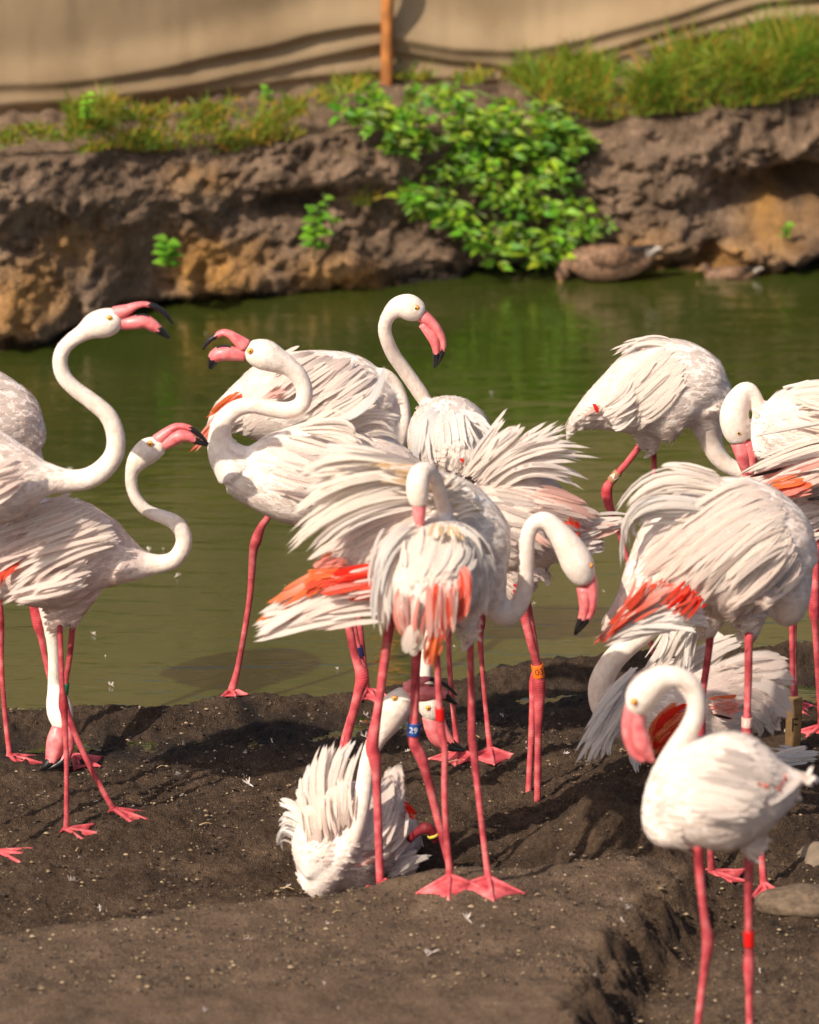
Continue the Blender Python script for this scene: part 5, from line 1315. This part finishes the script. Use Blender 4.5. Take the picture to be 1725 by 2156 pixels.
def duck(label, px0, px1, py, hpx, headdown):
    y = float(bankY(WZ((px0 + px1) / 2, py, 0).x)) - .10
    A = W(px1, py, y); Bq = W(px0, py, y); s = mpp(y)
    root = thing('duck', tuple((A + Bq) / 2), label, 'duck', 'ducks beside the far bank')
    def R(pts): return rows(pts, y)
    w_ = px1 - px0; cx = (px0 + px1) / 2
    v, f, u, _ = loft(R([(px1 - .02 * w_, py - hpx * .42, hpx * .10), (px1 - .18 * w_, py - hpx * .10, hpx * .30), (cx + .12 * w_, py - hpx * .02, hpx * .47), (cx - .15 * w_, py + hpx * .0, hpx * .50), (px0 + .17 * w_, py - hpx * .04, hpx * .36), (px0 + .08 * w_, py - hpx * .06, hpx * .2)]), 18, .9, 6)
    mb = MB(); mb.add(v, f, u); mb.obj('body', M_DUCK, root)
    if headdown: hp = [(px0 + .16 * w_, py - hpx * .05, hpx * .26), (px0 + .06 * w_, py + hpx * .10, hpx * .18), (px0 + .02 * w_, py + hpx * .32, hpx * .20), (px0 + .01 * w_, py + hpx * .45, hpx * .15)]
    else: hp = [(px0 + .16 * w_, py - hpx * .05, hpx * .30), (px0 + .10 * w_, py - hpx * .25, hpx * .22), (px0 + .05 * w_, py - hpx * .40, hpx * .26), (px0 + .0 * w_, py - hpx * .38, hpx * .18)]
    v, f, u, _ = loft(R(hp), 14, .85, 5); mb = MB(); mb.add(v, f, u); mb.obj('head', M_DUCK, root)
    e = hp[-1]
    dx, dyy = (-.02 * w_, hpx * .28) if headdown else (-.10 * w_, hpx * .10)
    v, f, u, _ = loft(R([(e[0], e[1], hpx * .10), (e[0] + dx * .6, e[1] + dyy * .6, hpx * .07), (e[0] + dx, e[1] + dyy, hpx * .05)]), 10, 1.4, 4); mb = MB(); mb.add(v, f, u); mb.obj('bill', M_DB, root)
    # wing: dark flight feathers folded over the flank, pale tail
    for nm, mt, pts, wr_ in (('wing', M_DUCK, [(cx - .18 * w_, py - hpx * .12, hpx * .16, -.075), (cx + .05 * w_, py - hpx * .16, hpx * .27, -.085), (cx + .26 * w_, py - hpx * .24, hpx * .16, -.05), (cx + .38 * w_, py - hpx * .36, hpx * .05, -.02)], .3),
                            ('wing_tip', M_DD, [(cx + .12 * w_, py - hpx * .34, hpx * .06, -.075), (cx + .28 * w_, py - hpx * .37, hpx * .09, -.06), (cx + .44 * w_, py - hpx * .46, hpx * .04, -.03)], .4),
                            ('tail', M_DW, [(px1 - .14 * w_, py - hpx * .25, hpx * .13, -.02), (px1 - .05 * w_, py - hpx * .36, hpx * .09, -.02), (px1 + .02 * w_, py - hpx * .40, hpx * .03, -.02)], .8)):
        v, f, u, _ = loft(R(pts), 12, wr_, 5); mb = MB(); mb.add(v, f, u); mb.obj(nm, mt, root)
    mb = MB()
    for k in range(2):
        q = R([(hp[-2][0] - .01 * w_, hp[-2][1] - hpx * .04, hpx * .03, (-1 if k == 0 else 1) * hpx * .19 * s)])[0]
        v, f, u, _ = loft([(q[0], q[1] - .002, q[2], q[3]), (q[0], q[1] + .002, q[2], q[3])], 8, 1, 2); mb.add(v, f)
    mb.obj('eye', M_PUPIL, root)
duck('larger brown duck beside the bush at the far bank, pale tail to the right', 1180, 1390, 552, 76, True)
duck('brown duck low in the water at the right, below the orange clay', 1478, 1605, 582, 44, False)

# ------------------------------------------------------------------ stake with the letter, stones
def stake():
    q = W(1668, 1572, .1); b = Vector((q.x, q.y, gz(q.x, q.y) - .05)); s = mpp(.1)
    root = thing('wooden_stake', tuple(b), 'short wooden stake marked with a letter F on the mud at the right', 'stake')
    wm = plain('stake wood', (.20, .115, .045), .8, .35, 22, .4)
    bm = bmesh.new(); bmesh.ops.create_cube(bm, size=1)
    hh = W(1668, 1470, .1).z - b.z
    for v in bm.verts: v.co = Vector((v.co.x * 32 * s + (.006 if v.co.z > 0 else 0), v.co.y * .035, (v.co.z + .5) * hh))
    bmesh.ops.bevel(bm, geom=bm.edges[:], offset=.0025, segments=2, affect='EDGES')
    me = bpy.data.meshes.new('post'); bm.to_mesh(me); bm.free(); me.materials.append(wm)
    for v in me.vertices: v.co += b
    o = link(bpy.data.objects.new('post', me), root)
    tv, tf = make_text('F', 40 * s)
    lz = W(1668, 1524, .1).z
    mb = MB(); mb.add([(b.x + .006 + x * .9, b.y - .0185, lz + y * 1.1) for x, y, z in tv], tf); mb.obj('letter', M_TXT['k'], root)
stake()
M_STONE = plain('stone', (.17, .125, .085), .8, .35, 14, .5); M_STONE2 = plain('earth lump', (.12, .082, .052), .9, .4, 45, .8)
def stone(px, py, Y, rx, ry, rz, label, seed):
    c = W(px, py, Y)
    root_z = gz(c.x, c.y)
    bm = bmesh.new(); bmesh.ops.create_icosphere(bm, subdivisions=4, radius=1)
    co = np.array([v.co for v in bm.verts])
    dsp = 1 + .16 * fbm(co[:, 0] * 1.3, co[:, 1] * 1.3, co[:, 2] * 1.3, oct=3, seed=seed)
    for v, d in zip(bm.verts, dsp): v.co = Vector((v.co.x * rx * d, v.co.y * ry * d, v.co.z * rz * d))
    me = bpy.data.meshes.new('stone'); bm.to_mesh(me); bm.free(); me.materials.append(M_STONE if seed == 3 else M_STONE2)
    for p in me.polygons: p.use_smooth = True
    o = link(bpy.data.objects.new('stone', me)); o.location = (c.x, c.y, c.z)
    tag(o, label, 'stone')
stone(1735, 1812, -.95, .080, .08, .062, 'rounded brown stone half out of frame at the right edge', 3)
stone(1690, 1900, -1.3, .150, .10, .045, 'flat earthy stone beside the webbed feet at the lower right', 8)

def ankle_lump():
    # folded red ankle joint of the sitting bird with its yellow ring
    p = rows([(862, 1768, 8, -.02), (880, 1752, 9, -.04), (897, 1744, 13, -.05), (910, 1752, 10, -.05), (918, 1772, 7, -.05)], -1.0)
    return p
root = next(o for o in bpy.data.objects if o.name.startswith('flamingo') and o.get('label', '').startswith('flamingo sitting low'))
P_ = ankle_lump()
v, f, u, sp = loft(P_, 14, .9, 6); mb = MB(); mb.add(v, f, u, (.34, .12, .18)); lo = mb.obj('leg', M_LEG, root)
leg_band(lo, sp[0][-5], sp[0][-4] - sp[0][-6], .019, .008, 'yellow')
p = rows([(885, 1765, 7, -.05), (897, 1740, 7, -.07), (905, 1762, 8, -.075)], -1.0)

# ------------------------------------------------------------------ mud crumbs, moulted feathers, straws
def crumbs():
    mb = MB(); ico = [(0, 0, 1), (.9, 0, .3), (.28, .85, .3), (-.73, .53, .3), (-.73, -.53, .3), (.28, -.85, .3), (0, 0, -.5)]
    fc = [(0, 1, 2), (0, 2, 3), (0, 3, 4), (0, 4, 5), (0, 5, 1), (6, 2, 1), (6, 3, 2), (6, 4, 3), (6, 5, 4), (6, 1, 5)]
    n = 15000
    px = RNG.uniform(-60, 1785, n); py = 1500 + (2200 - 1500) * RNG.uniform(0, 1, n) ** 1.0
    a = PITCH + np.arctan((py - PH / 2) / F_PX); Y = CAM.y + CAM.z / np.tan(a); X = (px - PW / 2) * .00152 * (1 - Y * .0)
    X = (px - PW / 2) / F_PX * np.hypot(Y - CAM.y, CAM.z)
    ok = (shore(X) - Y) > .03; X, Y = X[ok], Y[ok]
    Z = gfix(X, Y)
    sz = .0016 + .0045 * RNG.uniform(0, 1, len(X)) ** 5 + .0012 * RNG.uniform(0, 1, len(X))
    cols = [(.035, .024, .017), (.055, .038, .026), (.10, .07, .045), (.20, .14, .08), (.30, .22, .13)]
    for i in range(len(X)):
        s = sz[i] * random.uniform(.8, 1.6); a = random.random() * 6.28; ca, sa = math.cos(a), math.sin(a)
        q = random.uniform(.6, 1.4)
        c = cols[min(4, int(random.random() ** 2.3 * 5.1))]
        mb.add([(X[i] + (x * ca - y * sa) * s * q, Y[i] + (x * sa + y * ca) * s, Z[i] + .003 + z * s * .8) for x, y, z in ico], fc, None, c)
    m, n_, l, b = mat('mud crumb')
    at = nd(n_, 'ShaderNodeAttribute', attribute_name='Col'); l.new(at.outputs['Color'], b.inputs['Base Color']); b.inputs['Roughness'].default_value = .9
    tag(mb.obj('mud_crumbs', m, smooth=False), kind='stuff')
crumbs()
def moult():
    variants = []
    for k in range(5):
        mb = MB(); L = .020 + .006 * k
        nb = 5 + k
        for i in range(nb):     # downy barbs springing from a curved quill
            t = (i + 1) / nb; a = random.gauss(0, .9)
            p0 = np.array((L * t * .7, 0, .003 + .004 * math.sin(t * 3)))
            d = np.array((math.cos(a), math.sin(a), .35 + random.random() * .4)); d /= np.linalg.norm(d)
            P = [p0 + d * (L * .55 * q / 4) + np.array((0, 0, .006)) * (q / 4) ** 2 for q in range(5)]
            s = np.cross(d, (0, 0, 1.0)); s /= np.linalg.norm(s)
            blade(mb, P, s, np.array((0, 0, 1.0)), L * .20, 2.2, pal('white'), pal('white'), .3, .1)
        P = [np.array((L * 1.2 * (q / 5) - L * .3, 0, .003 + .004 * math.sin(q / 5 * 3))) for q in range(6)]
        blade(mb, P, np.array((0, 1.0, 0)), np.array((0, 0, 1.0)), L * .38, 2.6, pal('white'), pal('white'), .35, .1)
        variants.append(mb.mesh('moulted_feather', [M_FEA]))
    spots = []
    zones = [(0, 560, 1560, 1700, 24, 'on the dark mud by the shore at the left'), (0, 600, 1700, 1980, 20, 'on the mud in front of the green banded flamingo'), (560, 1250, 1500, 1720, 30, 'on the mud between the legs of the central flamingos'),
             (900, 1300, 1720, 2000, 10, 'on the slope right of the sitting flamingo'), (60, 1150, 1900, 2140, 14, 'on the smooth mud slab in the foreground'), (1150, 1450, 1680, 2140, 16, 'beside the crumbling edge left of the front flamingo'),
             (1480, 1725, 1880, 2140, 10, 'on the mud around the legs of the front flamingo'), (1000, 1230, 1520, 1600, 6, 'on the mud under the orange banded flamingo'), (1640, 1725, 1440, 1800, 6, 'on the mud around the wooden stake')]
    for x0, x1, y0, y1, n, where in zones:
        for _ in range(n): spots.append((random.uniform(x0, x1), random.uniform(y0, y1), where))
    for px, py in [(735, 1520), (440, 1560), (340, 1600), (375, 1640), (130, 1590), (1060, 1515), (1150, 1530), (510, 1490)]: spots.append((px, py, 'just behind the shore lip'))
    for i, (px, py, where) in enumerate(spots):
        y = 0.0; p = WZ(px, py, 0.03)
        for _ in range(6):
            p = WZ(px, py, gz(p.x, p.y))
        if float(shore(p.x)) - p.y < .04: continue
        o = link(bpy.data.objects.new('moulted_feather', variants[i % 5]))
        o.location = (p.x, p.y, p.z + .006); o.rotation_euler = (random.gauss(0, .3), random.gauss(0, .3), random.random() * 6.28)
        sc = random.choice((.16, .22, .3, .4, .55, .85)); o.scale = (sc,) * 3
        tag(o, 'small white moulted feather ' + where, 'feather', 'moulted feathers on the mud')
    for i in range(34):
        px, py = random.uniform(60, 1700), random.uniform(760, 1480)
        p = WZ(px, py, ZWATER)
        if i < 12: p = WZ(*[(370, 1218), (222, 1385), (712, 1412), (238, 1447), (1038, 828), (432, 705), (1275, 1248), (645, 1310), (690, 1315), (630, 1245), (600, 1235), (1010, 1330)][i], ZWATER)
        if p.y - float(shore(p.x)) < .06: continue
        o = link(bpy.data.objects.new('floating_feather', variants[i % 5]))
        o.location = (p.x, p.y, ZWATER + .002); o.rotation_euler = (0, 0, random.random() * 6.28); sc = 1.0 if i == 0 else random.choice((.35, .45, .6)); o.scale = (sc,) * 3
        tag(o, 'small white feather floating on the green pond', 'feather', 'feathers floating on the pond')
moult()
def straws():
    M_STRAW = plain('straw', (.45, .32, .15), .8, .2, 40)
    for i, (px, py, L, a, where) in enumerate([(590, 1878, .045, -.3, 'left of the sitting flamingo'), (945, 1612, .05, .1, 'under the blue banded leg'), (330, 1625, .03, .5, 'behind the green banded flamingo'), (1010, 1560, .035, 2.6, 'by the red banded leg at the centre'), (160, 1800, .03, 1.2, 'in front of the far left foot'), (700, 1930, .03, .3, 'on the foreground slab'), (420, 1745, .04, .2, 'right of the stretched foot of the green banded flamingo')]):
        p = WZ(px, py, 0)
        for _ in range(5): p = WZ(px, py, gz(p.x, p.y))
        d = Vector((math.cos(a), math.sin(a), .05))
        v, f, u, _ = loft([(p.x, p.y, p.z + .012, .0013), (p.x + d.x * L * .5, p.y + d.y * L * .5, p.z + .018, .0012), (p.x + d.x * L, p.y + d.y * L, p.z + .014, .0008)], 6, 1, 4)
        mb = MB(); mb.add(v, f, u)
        tag(mb.obj('straw', M_STRAW), 'thin dry straw ' + where, 'straw', 'straws on the mud')
straws()
print('TRIS', sum(len(o.data.loop_triangles) if False else sum(len(p.vertices) - 2 for p in o.data.polygons) for o in bpy.data.objects if o.type == 'MESH' and o.data.users == 1), 'OBJ', len(bpy.data.objects))
